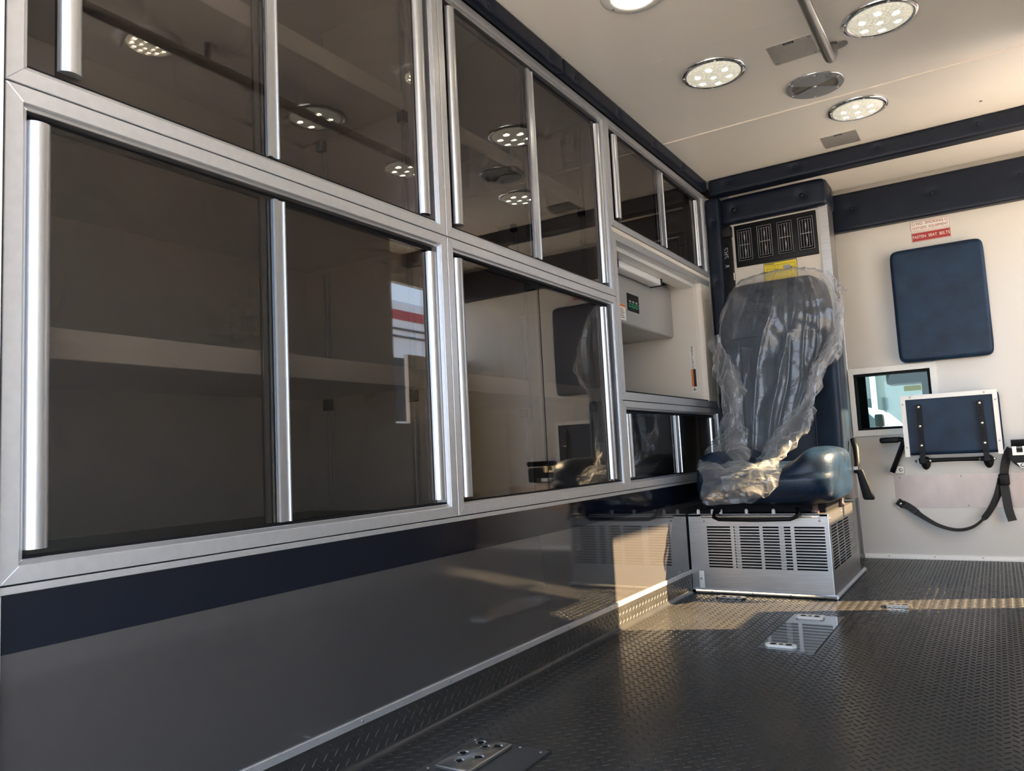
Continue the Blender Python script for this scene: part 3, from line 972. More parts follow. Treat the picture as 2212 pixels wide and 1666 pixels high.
yl = thing('yellow_label', 'yellow wiring label under the air vents, partly behind the seat', 'label', (0.326, 3.779, 1.36))
box('label_paper', 0.252, 0.402, 3.7785, 3.780, 1.362, 1.4655, 'yellow', yl)
box('label_border', 0.250, 0.404, 3.7790, 3.780, 1.4655, 1.4690, 'ink_black', yl)
box('label_border', 0.250, 0.252, 3.7790, 3.780, 1.360, 1.4690, 'ink_black', yl)
box('label_border', 0.402, 0.404, 3.7790, 3.780, 1.360, 1.4690, 'ink_black', yl)
box('diagram_screen', 0.340, 0.372, 3.778, 3.7785, 1.425, 1.446, 'ink_grey', yl)
for (a0, a1, b0, b1) in ((0.258, 0.394, 1.4515, 1.4525), (0.258, 0.300, 1.437, 1.438), (0.300, 0.301, 1.425, 1.4515), (0.316, 0.317, 1.425, 1.4515), (0.394, 0.395, 1.40, 1.4525), (0.262, 0.330, 1.424, 1.425), (0.262, 0.263, 1.41, 1.437), (0.255, 0.300, 1.459, 1.462)):
    box('diagram_line', a0, a1, 3.7781, 3.7785, b0, b1, 'ink_black', yl)

bc = thing('belt_column', 'tall black seat belt housing lettered SRS beside the air vents', 'belt housing', (0.083, 3.755, 0.9))
box('housing', 0.058, 0.110, 3.742, 3.779, 0.90, 1.622, 'black_plastic', bc, 0.006, 2)
box('top_cap', 0.055, 0.114, 3.737, 3.779, 1.622, 1.682, 'black_plastic', bc, 0.008, 2)
for x in (0.064, 0.072, 0.096, 0.104):
    box('rib', x, x + 0.003, 3.740, 3.742, 0.92, 1.60, 'black_plastic', bc)
text_mesh('SRS', 0.034, 'ink_grey', bc, (0.084, 3.7412, 1.545), (0, 0, 1), (-1, 0, 0), bold=0.0, sx=1.1)
box('belt_symbol', 0.077, 0.079, 3.7408, 3.742, 1.470, 1.488, 'ink_grey', bc)
box('belt_symbol', 0.082, 0.094, 3.7408, 3.742, 1.474, 1.484, 'ink_grey', bc)
for z in (1.43, 1.34):
    box('serial_label', 0.1102, 0.1112, 3.748, 3.764, z - 0.022, z + 0.014, 'sticker_white', bc)

# ------------------------------------------------------------------ stainless vented pedestal under the seat
ped = thing('seat_pedestal', 'brushed stainless pedestal with rows of vent slots under the seat', 'pedestal', (0.29, 3.47, 0.0))
FX0, FX1, FY, PZ = 0.0055, 0.558, 3.155, 0.321
rows = [(0.1045 + k * 0.01145, 0.1045 + k * 0.01145 + 0.0064) for k in range(15)]
cols = [(0.081, 0.179), (0.192, 0.295), (0.308, 0.415), (0.429, 0.541)]
bm = bmesh.new()
holed(bm, FX0, FX1, 0.012, PZ - 0.010, [(a, b_, r0, r1) for a, b_ in cols for r0, r1 in rows], 'y', FY, FY + 0.0022)
obj('front_panel', bm, 'stainless', ped)
cs = [(3.193 + k * 0.139, 3.193 + k * 0.139 + 0.126) for k in range(4)]
bm = bmesh.new()
holed(bm, FY + 0.0022, 3.800, 0.012, PZ - 0.002, [(a, b_, r0, r1) for a, b_ in cs for r0, r1 in rows], 'x', FX1 - 0.0022, FX1)
obj('side_panel', bm, 'stainless', ped)
box('top_plate', FX0, FX1 + 0.001, FY - 0.001, 3.80, PZ - 0.002, PZ, 'stainless', ped)
box('slot_shade', FX0, FX1 - 0.03, FY + 0.03, 3.79, 0.01, PZ - 0.02, 'black_mat', ped)  # black box stands in for the shade behind the slots
for x in (0.193, 0.368):
    box('inner_post', x, x + 0.020, FY + 0.010, FY + 0.022, 0.05, 0.29, 'stainless', ped)
box('corner_bead', FX1 - 0.004, FX1 + 0.0012, FY - 0.0012, FY + 0.006, 0.012, PZ - 0.001, 'aluminium_bright', ped, 0.001, 1)
box('bracket_tab', 0.036, 0.058, FY - 0.004, FY, 0.020, 0.090, 'white_plastic', ped, 0.0015, 2)
hg = box('hinge_leaf', 0.060, 0.528, FY - 0.003, FY, PZ - 0.020, PZ - 0.006, 'stainless', ped)
for k in range(18):
    b = bmesh.new()
    x = 0.062 + k * 0.0258
    tube(b, [(x, FY - 0.004, PZ - 0.013), (x + 0.0245, FY - 0.004, PZ - 0.013)], 0.0028, 8)
    obj('hinge_knuckle', b, 'brass', hg)
for p_ in ((0.072, 0.293), (0.525, 0.294), (0.045, 0.058)):
    screw('screw', (p_[0], FY - (0.004 if p_[1] < 0.1 else 0), p_[1]), 'y', 0.0045, 'screw', ped, -0.0018)
for y, z in ((3.19, 0.300), (3.45, 0.305), (3.74, 0.300)):
    screw('screw', (FX1, y, z), 'x', 0.0045, 'screw', ped, 0.0018)
def bead(name, pts, material, parent, r=0.0085):
    b = bmesh.new()
    tube(b, pts, r, 10)
    return obj(name, b, material, parent)
bead('base_bead', [(0.022, FY - 0.006, 0.0095), (FX1 + 0.007, FY - 0.006, 0.0095)], 'aluminium', ped)
bead('base_bead', [(FX1 + 0.007, FY - 0.006, 0.0095), (FX1 + 0.007, 3.86, 0.0095)], 'aluminium', ped)
for x in (0.09, 0.255, 0.40, 0.53):
    screw('screw', (x, FY - 0.0145, 0.0095), 'y', 0.0032, 'screw', ped, -0.0012)

# ------------------------------------------------------------------ attendant seat
seat = thing('attendant_seat', 'navy vinyl high-backed seat facing the rear on the stainless pedestal', 'seat', (0.33, 3.4, PZ))

def cushion_def(w, a):
    u = (w.x - 0.325) / 0.275
    if a.z > 0:
        # raised side bolsters, dished middle, rounded nose
        ridge = 0.5 - 0.5 * math.cos(math.pi * min(1.0, max(0.0, (abs(u) - 0.30) / 0.42)))
        w.z += (-0.052 + 0.060 * ridge) * a.z
        w.z -= 0.022 * max(0.0, (3.24 - w.y) / 0.16) ** 2 * a.z * (1 - 0.45 * ridge)
    if a.y < 0:
        w.y += 0.030 * (a.z * 0.5 + 0.5 if a.z > 0 else 0) ** 2 - 0.012 * (1 - abs(u) ** 2)
    if a.z < 0:
        # underside curves up towards the front corners
        w.y += 0.035 * (a.z ** 2) * max(0, -a.y)
    return w
bm = soft(0.325, 3.345, 0.462, 0.560, 0.515, 0.220, 6, (44, 36, 18), cushion_def)
cu = obj('seat_cushion', bm, 'cushion_vinyl', seat, smooth=True)
for u in (-1, 1):
    path = []
    for k in range(15):
        y = 3.128 + k * 0.030
        path.append((0.325 + u * 0.168, y, 0.545 - 0.020 * max(0.0, (3.24 - y) / 0.16) ** 2 * 0.75))
    b = bmesh.new()
    tube(b, [(path[0][0], 3.098, 0.42), (path[0][0], 3.096, 0.48), (path[0][0], 3.106, 0.522)] + path, 0.0022, 6)
    obj('seam', b, 'navy_vinyl', cu)

box('gap_shade_box', 0.085, 0.545, 3.205, 3.62, PZ + 0.0005, 0.372, 'black_mat', seat, 0.004, 1)  # black box added to keep the gap under the cushion dark

def back_def(w, a):
    u = (w.x - 0.325) / 0.265
    if a.y < 0:
        wing = max(0.0, (abs(u) - 0.45) / 0.55) ** 1.5
        w.y -= 0.040 * wing * (0.6 if w.z > 1.05 else 1.0)
    # narrower shoulders towards the top
    f = max(0.0, (w.z - 1.12) / 0.30)
    w.x = 0.325 + (w.x - 0.325) * (1 - 0.24 * f ** 2)
    w.y += 0.050 * (w.z - 0.45) / 0.95 - (0.035 * math.exp(-((w.z - 1.27) / 0.10) ** 2) if a.y < 0 and abs(u) < 0.75 else 0)
    return w
bm = soft(0.328, 3.615, 0.880, 0.515, 0.150, 0.930, 7, (30, 10, 44), back_def)
bk = obj('backrest', bm, 'seat_vinyl', seat, smooth=True)
for u in (-1, 1):
    b = bmesh.new()
    tube(b, [(0.325 + u * 0.150, 3.505 + 0.05 * (z - 0.45) / 0.95 - 0.004, z) for z in (0.50, 0.62, 0.74, 0.86, 0.98, 1.08)], 0.0025, 6)
    obj('seam', b, 'navy_vinyl', bk)
b = bmesh.new()
tube(b, [(0.325 + x, 3.508 + 0.05 * 0.66 - 0.004, 1.085) for x in (-0.19, -0.1, 0, 0.1, 0.19)], 0.0025, 6)
obj('seam', b, 'navy_vinyl', bk)
b = bmesh.new()
tube(b, [(0.14, 3.18, 0.335), (0.125, 3.135, 0.330), (0.128, 3.112, 0.312), (0.150, 3.102, 0.304), (0.30, 3.100, 0.302), (0.43, 3.102, 0.305), (0.452, 3.112, 0.314), (0.455, 3.135, 0.332), (0.44, 3.18, 0.338)], 0.0075, 10)
obj('release_bar', b, 'black_plastic', seat)
for x in (0.045, 0.105, 0.14, 0.245, 0.352):
    b = bmesh.new()
    lathe(b, [(0.0075, 0), (0.0075, 0.012), (0.005, 0.018), (0, 0.019)], (x, 3.172, PZ), 'z', 10)
    obj('rivet', b, 'light_rim', seat)
for x, y in ((0.505, 3.20), (0.545, 3.52), (0.15, 3.52)):
    b = bmesh.new()
    lathe(b, [(0, 0), (0.016, 0), (0.016, 0.010), (0.011, 0.013), (0.011, 0.040), (0, 0.040)], (x, y, PZ), 'z', 14)
    obj('mounting_pin', b, 'bronze_pin', seat)

bkl = thing('belt_buckle', 'black seat belt buckle hanging beside the seat cushion', 'buckle', (0.635, 3.50, 0.33))
b = bmesh.new()
tube(b, [(0.600, 3.62, 0.600), (0.612, 3.60, 0.56), (0.616, 3.58, 0.50), (0.612, 3.55, 0.46)], [0.012, 0.013, 0.012, 0.010], 8)
obj('stalk', b, 'black_plastic', bkl)
bm = bmesh.new()
abox(bm, 0.606, 0.650, 3.52, 3.548, 0.345, 0.472, 0.008, 3)
for v in bm.verts:
    v.co.x += 0.030 * (0.47 - v.co.z) / 0.13
    v.co.x = 0.632 + (v.co.x - 0.632) * (0.62 if v.co.z > 0.44 else 1)
obj('buckle_body', bm, 'black_plastic', bkl)
box('latch_slot', 0.606, 0.622, 3.530, 3.540, 0.470, 0.484, 'screw', bkl)

# ------------------------------------------------------------------ torn clear plastic cover over the seat
def fold_sheet(bm, grid, nu, nv, amp, scale, seed, creases=(), flat=False):
    """Catmull-Rom surface through a control grid, crumpled by ridged noise along its normal."""
    R, Cn = len(grid), len(grid[0])
    def cr(p0, p1, p2, p3, t):
        return 0.5 * ((2 * p1) + (p2 - p0) * t + (2 * p0 - 5 * p1 + 4 * p2 - p3) * t * t + (3 * p1 - p0 - 3 * p2 + p3) * t ** 3)
    def ev(line, t):
        n = len(line) - 1
        i = min(int(t * n), n - 1)
        f = t * n - i
        g = lambda k: line[min(max(k, 0), n)]
        return cr(g(i - 1), g(i), g(i + 1), g(i + 2), f)
    G = [[Vector(p) for p in row] for row in grid]
    P = []
    for a in range(nv + 1):
        row = []
        v = a / nv
        col_ = [ev([G[r][c] for r in range(R)], v) for c in range(Cn)]
        for k in range(nu + 1):
            row.append(ev(col_, k / nu))
        P.append(row)
    out = []
    for a in range(nv + 1):
        row = []
        for k in range(nu + 1):
            du = P[a][min(k + 1, nu)] - P[a][max(k - 1, 0)]
            dv = P[min(a + 1, nv)][k] - P[max(a - 1, 0)][k]
            nr = du.cross(dv)
            nr = nr.normalized() if nr.length > 1e-9 else Vector((0, -1, 0))
            q = P[a][k] * scale + Vector((seed, seed * 0.7, -seed))
            r1 = 1 - abs(noise.noise(q)) * 2.2
            r2 = 1 - abs(noise.noise(q * 2.3 + Vector((3, 1, 2)))) * 2.2
            d = amp * (0.65 * r1 + 0.35 * r2)
            uu, vv_ = k / nu, a / nv
            for (ut, ub, hgt, wid) in creases:
                c_ = ut + (ub - ut) * vv_ + 0.012 * math.sin(vv_ * 9 + ut * 40)
                d += hgt * math.exp(-abs((uu - c_) / wid) ** 1.3) * (0.4 + 0.6 * vv_)
            tang = Vector((noise.noise(q * 1.7), 0, noise.noise(q * 1.7 + Vector((9, 9, 9))))) * amp * 0.8
            row.append(bm.verts.new(P[a][k] + nr * d + tang))
        out.append(row)
    for a in range(nv):
        for k in range(nu):
            f = bm.faces.new((out[a][k], out[a][k + 1], out[a + 1][k + 1], out[a + 1][k]))
            f.smooth = not flat
    if flat:
        fs = [f for f in bm.faces if not f.smooth and len(f.verts) == 4]
        bmesh.ops.triangulate(bm, faces=fs)
    return out



FILM_HOOD = [[(0.151, 3.72, 1.402), (0.212, 3.7, 1.404), (0.28, 3.69, 1.406), (0.356, 3.68, 1.404), (0.436, 3.69, 1.398), (0.504, 3.7, 1.384), (0.535, 3.72, 1.363)], [(0.073, 3.7, 1.313), (0.164, 3.58, 1.342), (0.287, 3.52, 1.353), (0.393, 3.5, 1.348), (0.479, 3.51, 1.343), (0.542, 3.57, 1.33), (0.566, 3.7, 1.294)], [(0.031, 3.7, 1.216), (0.114, 3.52, 1.192), (0.255, 3.45, 1.184), (0.393, 3.44, 1.177), (0.506, 3.45, 1.172), (0.584, 3.52, 1.18), (0.593, 3.69, 1.199)], [(0.013, 3.7, 1.104), (0.088, 3.52, 1.076), (0.227, 3.46, 1.042), (0.369, 3.45, 1.024), (0.482, 3.46, 1.021), (0.577, 3.51, 1.035), (0.602, 3.62, 1.06)], [(0.008, 3.64, 0.997), (0.092, 3.5, 0.945), (0.211, 3.45, 0.877), (0.347, 3.44, 0.853), (0.454, 3.45, 0.894), (0.53, 3.47, 0.947), (0.583, 3.54, 0.993)], [(0.042, 3.55, 0.921), (0.118, 3.48, 0.866), (0.201, 3.44, 0.723), (0.313, 3.43, 0.685), (0.418, 3.44, 0.777), (0.493, 3.46, 0.861), (0.551, 3.5, 0.927)], [(0.084, 3.5, 0.839), (0.135, 3.46, 0.791), (0.207, 3.43, 0.6), (0.29, 3.42, 0.566), (0.376, 3.43, 0.651), (0.451, 3.44, 0.76), (0.501, 3.48, 0.845)]]
FILM_LEFT = [[(0.028, 3.5, 1.071), (0.078, 3.46, 1.104), (0.112, 3.44, 1.076), (0.146, 3.44, 0.998)], [(0.053, 3.46, 0.967), (0.107, 3.42, 0.958), (0.163, 3.4, 0.93), (0.217, 3.42, 0.854)], [(0.079, 3.44, 0.857), (0.122, 3.39, 0.841), (0.174, 3.37, 0.825), (0.208, 3.41, 0.799)], [(0.093, 3.42, 0.741), (0.137, 3.36, 0.746), (0.179, 3.35, 0.733), (0.202, 3.39, 0.712)], [(0.065, 3.38, 0.649), (0.128, 3.31, 0.649), (0.19, 3.3, 0.642), (0.232, 3.33, 0.62)], [(0.047, 3.3, 0.569), (0.136, 3.21, 0.558), (0.212, 3.2, 0.545), (0.262, 3.24, 0.552)]]
FILM_RIGHT = [[(0.587, 3.6, 1.228), (0.616, 3.56, 1.197), (0.631, 3.54, 1.162), (0.6, 3.58, 1.121)], [(0.569, 3.54, 1.12), (0.607, 3.5, 1.11), (0.623, 3.5, 1.087), (0.607, 3.56, 1.046)], [(0.539, 3.5, 1.008), (0.577, 3.45, 1.009), (0.606, 3.45, 1.001), (0.601, 3.5, 0.971)], [(0.468, 3.48, 0.904), (0.508, 3.42, 0.906), (0.537, 3.42, 0.903), (0.536, 3.47, 0.867)], [(0.45, 3.46, 0.795), (0.479, 3.4, 0.78), (0.496, 3.4, 0.759), (0.49, 3.46, 0.732)], [(0.359, 3.42, 0.701), (0.42, 3.36, 0.696), (0.466, 3.35, 0.674), (0.483, 3.4, 0.663)], [(0.292, 3.34, 0.587), (0.364, 3.28, 0.594), (0.422, 3.27, 0.6), (0.443, 3.33, 0.608)], [(0.27, 3.22, 0.504), (0.333, 3.17, 0.513), (0.385, 3.17, 0.53), (0.411, 3.22, 0.546)]]
FILM_LAP = [[(0.076, 3.2, 0.561), (0.164, 3.17, 0.558), (0.239, 3.17, 0.545), (0.316, 3.16, 0.538), (0.389, 3.16, 0.548)], [(0.093, 3.07, 0.526), (0.176, 3.06, 0.514), (0.263, 3.075, 0.507), (0.338, 3.065, 0.508), (0.413, 3.07, 0.514)], [(0.105, 3.045, 0.471), (0.194, 3.02, 0.469), (0.273, 3.045, 0.475), (0.354, 3.025, 0.47), (0.413, 3.045, 0.471)], [(0.11, 3.035, 0.416), (0.197, 3.015, 0.415), (0.28, 3.045, 0.425), (0.357, 3.02, 0.425), (0.415, 3.04, 0.436)], [(0.109, 3.04, 0.364), (0.196, 3.03, 0.362), (0.271, 3.045, 0.375), (0.356, 3.03, 0.392), (0.402, 3.045, 0.419)]]
FILM_FLAP = [[(0.536, 3.72, 1.373), (0.566, 3.66, 1.325), (0.581, 3.6, 1.271)], [(0.566, 3.7, 1.294), (0.597, 3.64, 1.264), (0.6, 3.58, 1.223)], [(0.616, 3.69, 1.263), (0.628, 3.64, 1.245), (0.607, 3.59, 1.213)]]

cover = thing('plastic_cover', 'crumpled clear plastic bag pulled over the navy seat', 'plastic cover', (0.33, 3.4, 0.36))
b = bmesh.new()
fold_sheet(b, FILM_HOOD, 120, 110, 0.007, 5.5, 1.3, creases=((0.60, 0.47, -0.016, 0.016), (0.46, 0.36, -0.013, 0.012), (0.34, 0.22, -0.012, 0.016),
           (0.70, 0.74, -0.013, 0.012), (0.53, 0.56, 0.009, 0.010), (0.22, 0.10, -0.012, 0.014), (0.80, 0.88, -0.014, 0.014), (0.64, 0.66, 0.008, 0.009), (0.40, 0.30, 0.008, 0.010)))
fold_sheet(b, FILM_LEFT, 9, 22, 0.020, 15.0, 4.1, flat=True)
fold_sheet(b, FILM_RIGHT, 8, 30, 0.018, 17.0, 7.7, flat=True)
fold_sheet(b, FILM_LAP, 15, 14, 0.020, 12.0, 2.6, flat=True)
fold_sheet(b, FILM_LEFT, 7, 18, 0.024, 11.0, 14.3, flat=True)
fold_sheet(b, FILM_RIGHT, 6, 24, 0.022, 12.0, 17.1, flat=True)
fold_sheet(b, FILM_LAP, 12, 11, 0.024, 9.0, 12.2, flat=True)
fold_sheet(b, FILM_FLAP, 6, 8, 0.016, 22.0, 9.4, flat=True)
obj('film', b, 'film', cover)

# ------------------------------------------------------------------ bulkhead fittings
pad = thing('back_pad', 'rectangular navy padded backrest mounted on the white bulkhead', 'pad', (0.955, 4.27, 0.963))
b = soft(0.955, 4.268, 1.243, 0.402, 0.062, 0.562, 16, (28, 6, 36))
obj('padding', b, 'pad_vinyl', pad, smooth=True)

sg = thing('safety_sign', 'small NO SMOKING and FASTEN SEAT BELTS sign above the navy pad', 'sign', (0.943, YB - 0.0005, 1.565))
box('white_field', 0.857, 1.030, YB - 0.0012, YB, 1.6195, 1.6695, 'sticker_white', sg)
mitre('border_line', 0.8585, 1.0285, 1.621, 1.668, 0.0012, 'y', YB - 0.0016, YB - 0.0011, 'ink_red', sg)
text_mesh('NO  SMOKING', 0.0190, 'ink_red', sg, (0.943, YB - 0.0016, 1.6555), (1, 0, 0), (0, 0, 1), bold=0.0, sx=0.95)
text_mesh('OXYGEN  EQUIPMENT', 0.0180, 'ink_red', sg, (0.943, YB - 0.0016, 1.6335), (1, 0, 0), (0, 0, 1), bold=0.0, sx=0.87)
for x in (0.8705, 1.0155):
    b = bmesh.new()
    lathe(b, [(0.0072, 0), (0.0072, -0.0006), (0.0060, -0.0006), (0.0060, 0)], (x, YB - 0.0011, 1.6555), 'y', 20)
    ro = obj('no_smoking_ring', b, 'ink_red', sg)
    b = bmesh.new()
    q = 0.0042
    prism(b, [(x - q - 0.0006, 1.6555 + q), (x - q + 0.0006, 1.6555 + q), (x + q + 0.0006, 1.6555 - q), (x + q - 0.0006, 1.6555 - q)], 'y', YB - 0.0017, YB - 0.0011)
    obj('slash', b, 'ink_red', ro)
box('red_field', 0.859, 1.029, YB - 0.0012, YB, 1.566, 1.612, 'sticker_red', sg)
mitre('border_line', 0.8605, 1.0275, 1.5675, 1.6105, 0.001, 'y', YB - 0.0016, YB - 0.0011, 'sticker_white', sg)
text_mesh('FASTEN  SEAT  BELTS', 0.0205, 'sticker_white', sg, (0.944, YB - 0.0016, 1.589), (1, 0, 0), (0, 0, 1), bold=0.0, sx=0.84)

js = thing('folding_seat', 'navy folding jump seat stowed flat against the bulkhead', 'seat', (0.95, 4.22, 0.46))
b = soft(0.949, 4.226, 0.652, 0.408, 0.056, 0.290, 16, (24, 6, 18))
obj('seat_pad', b, 'pad_vinyl', js, smooth=True)
bm = bmesh.new()
holed(bm, 0.745, 1.146, 0.515, 0.797, [(0.766, 1.126, 0.500, 0.776)], 'y', 4.190, 4.196)
rim = obj('edge_frame', bm, 'white_plastic', js)
for x, z in ((0.790, 0.787), (1.095, 0.787), (0.755, 0.755), (0.755, 0.545), (1.136, 0.750), (1.136, 0.560)):
    screw('screw', (x, 4.190, z), 'y', 0.0042, 'screw', rim, -0.0015)
for x0, x1 in ((0.822, 0.818), (1.073, 1.080)):
    bm = bmesh.new()
    w = 0.0115
    path = [(x0, 0.742), (x0 + (x1 - x0) * 0.5, 0.60), (x1, 0.470)]
    pts = [(p[0] - w, p[1]) for p in path]
    pts2 = [(p[0] + w, p[1]) for p in reversed(path)]
    arc = [(x0 + w * math.cos(a), 0.742 + w * math.sin(a)) for a in (2.36, 1.57, 0.78)]
    prism(bm, [(path[2][0] - w, path[2][1]), (path[0][0] - w, path[0][1])] + arc + [(path[0][0] + w, path[0][1]), (path[2][0] + w, path[2][1])], 'y', 4.176, 4.190)
    bmesh.ops.bevel(bm, geom=bm.edges[:], offset=0.002, segments=2, affect='EDGES')
    arm = obj('hinge_arm', bm, 'black_plastic', js)
    for k, z in enumerate((0.738, 0.645, 0.553)):
        t_ = (0.742 - z) / 0.272
        screw('bolt', (x0 + (x1 - x0) * t_, 4.176, z), 'y', 0.0062, 'brass', arm, -0.002)
    for z in [0.715 - 0.012 * k for k in range(4)] + [0.618 - 0.010 * k for k in range(5)] + [0.525 - 0.012 * k for k in range(2)]:
        t_ = (0.742 - z) / 0.272
        xx = x0 + (x1 - x0) * t_
        box('cast_letter', xx - 0.005, xx + 0.004, 4.1752, 4.176, z, z + 0.005, 'black_mat', arm)
    bm = bmesh.new()
    lathe(bm, [(0, -0.035), (0.018, -0.035), (0.022, -0.020), (0.022, 0.0), (0.0, 0.0)], (x1 + 0.004, YB - 0.002, 0.475), 'y', 18)
    for v in bm.verts:
        if v.co.z < 0.475: v.co.z = 0.475 + (v.co.z - 0.475) * 1.9
    obj('hinge_foot', bm, 'black_plastic', js)
    screw('pivot_bolt', (x1 - 0.026, 4.205, 0.478), 'x', 0.008, 'screw', js, -0.010)
    screw('pivot_bolt', (x1 + 0.026, 4.205, 0.478), 'x', 0.008, 'screw', js, 0.010)
bm = bmesh.new()
tube(bm, [(0.80, 4.215, 0.478), (0.85, 4.215, 0.480), (0.95, 4.215, 0.481), (1.05, 4.215, 0.480), (1.10, 4.215, 0.478)], [0.015, 0.010, 0.009, 0.010, 0.015], 12)
obj('cross_tube', bm, 'black_plastic', js)

lv = thing('arm_lever', 'black folding arm lever left of the jump seat', 'lever', (0.69, 4.26, 0.43))
bm = bmesh.new()
abox(bm, 0.634, 0.722, 4.205, 4.232, 0.572, 0.600, 0.010, 3)
obj('grip', bm, 'black_plastic', lv)
bm = bmesh.new()
tube(bm, [(0.716, 4.22, 0.590), (0.733, 4.22, 0.586), (0.738, 4.222, 0.570), (0.676, 4.235, 0.428)], [0.012, 0.012, 0.011, 0.013], 8)
obj('bar', bm, 'black_plastic', lv)
bm = bmesh.new()
abox(bm, 0.664, 0.724, 4.270, YB - 0.0005, 0.418, 0.456, 0.004, 2)
obj('mount', bm, 'light_rim', lv)
screw('bolt', (0.711, 4.270, 0.437), 'y', 0.009, 'screw', lv, -0.004)

kpz = thing('kick_plate', 'flat stainless plate screwed to the bulkhead below the jump seat', 'plate', (1.1, YB - 0.001, 0.247))
box('sheet', 0.675, 1.60, YB - 0.0016, YB, 0.247, 0.4085, 'plate_steel', kpz)
for x, z in ((0.700, 0.397), (0.965, 0.397), (0.985, 0.258), (1.24, 0.258), (1.24, 0.397)):
    screw('screw', (x, YB - 0.0016, z), 'y', 0.0042, 'screw', kpz, -0.0015)

def ribbon(bm, pts, w, th=0.0012, wdir=None, n=6):
    P = [Vector(p) for p in pts]
    Q = []
    m = len(P) - 1
    for i in range(m):
        for k in range(n):
            t = k / n
            p0, p1, p2, p3 = P[max(i - 1, 0)], P[i], P[i + 1], P[min(i + 2, m)]
            Q.append(0.5 * ((2 * p1) + (p2 - p0) * t + (2 * p0 - 5 * p1 + 4 * p2 - p3) * t * t + (3 * p1 - p0 - 3 * p2 + p3) * t ** 3))
    Q.append(P[-1])
    ring = []
    for i, p in enumerate(Q):
        d = (Q[min(i + 1, len(Q) - 1)] - Q[max(i - 1, 0)]).normalized()
        f = i / (len(Q) - 1)
        a = Vector(wdir(f)) if wdir else Vector((0, 1, 0))
        u = (a - d * a.dot(d)).normalized()
        nn_ = d.cross(u)
        ring.append([bm.verts.new(p + u * w / 2 * s + nn_ * th / 2 * q) for s, q in ((-1, -1), (1, -1), (1, 1), (-1, 1))])
    for i in range(len(ring) - 1):
        for k in range(4):
            j = (k + 1) % 4
            bm.faces.new((ring[i][k], ring[i][j], ring[i + 1][j], ring[i + 1][k]))
    bm.faces.new(ring[0]); bm.faces.new(ring[-1])

belt = thing('lap_belt', 'black lap belt drooping in a loop below the jump seat', 'belt', (0.95, 4.27, 0.15))
b = bmesh.new()
ribbon(b, [(0.700, 4.288, 0.270), (0.735, 4.282, 0.250), (0.790, 4.272, 0.205), (0.855, 4.262, 0.165), (0.930, 4.258, 0.146), (1.000, 4.260, 0.165), (1.060, 4.264, 0.225), (1.105, 4.266, 0.310), (1.125, 4.266, 0.385)], 0.036, 0.0014,
       lambda f: (0.25 * (1 - f), 0.9 - 0.75 * min(1, abs(f - 0.45) * 2.2), 0.5 if f < 0.2 else (0.25 if f < 0.7 else -0.7)))
obj('webbing', b, 'webbing', belt)
bm = bmesh.new()
abox(bm, 0.676, 0.712, 4.284, 4.294, 0.254, 0.288, 0.002, 1)
bmesh.ops.rotate(bm, verts=bm.verts, cent=(0.694, 4.289, 0.271), matrix=Matrix.Rotation(math.radians(40), 3, 'Y'))
obj('anchor_tab', bm, 'black_plastic', belt)
screw('anchor_bolt', (0.694, 4.284, 0.270), 'y', 0.007, 'screw', belt, -0.003)
b = bmesh.new()
ribbon(b, [(1.178, 4.262, 0.520), (1.160, 4.262, 0.490), (1.145, 4.262, 0.440), (1.138, 4.262, 0.400)], 0.036, 0.0014, lambda f: (1, 0.1, 0))
obj('upper_webbing', b, 'webbing', belt)
bm = bmesh.new()
abox(bm, 1.115, 1.158, 4.248, 4.272, 0.353, 0.405, 0.006, 2)
obj('adjuster', bm, 'black_plastic', belt)
b = bmesh.new()
ribbon(b, [(1.135, 4.262, 0.355), (1.138, 4.256, 0.30), (1.142, 4.250, 0.24), (1.152, 4.248, 0.190)], 0.036, 0.0014, lambda f: (1, 0.15, 0.1))
obj('loose_tail', b, 'webbing', belt)

rt = thing('belt_retractor', 'black belt retractor with a chrome latch at the right edge', 'retractor', (1.23, 4.26, 0.42))
bm = bmesh.new()
prism(bm, [(1.168, 0.520), (1.164, 0.475), (1.190, 0.442), (1.215, 0.428), (1.40, 0.428), (1.40, 0.520)], 'y', 4.215, YB - 0.001)
bmesh.ops.bevel(bm, geom=bm.edges[:], offset=0.006, segments=2, affect='EDGES')
obj('body', bm, 'black_plastic', rt)
bm = bmesh.new()
tube(bm, [(1.178, 4.225, 0.545), (1.40, 4.225, 0.545)], 0.016, 12)
obj('spool', bm, 'black_plastic', rt)
bm = bmesh.new()
holed(bm, 1.180, 1.27, 0.490, 0.530, [(1.196, 1.22, 0.502, 0.530)], 'y', 4.208, 4.212)
obj('latch_plate', bm, 'brass', rt)
bm = bmesh.new()
prism(bm, [(1.192, 0.455), (1.207, 0.432), (1.30, 0.432), (1.30, 0.455)], 'y', 4.209, 4.215)
obj('badge', bm, 'light_rim', rt)
screw('bolt', (1.214, 4.209, 0.444), 'y', 0.009, 'screw', rt, -0.003)

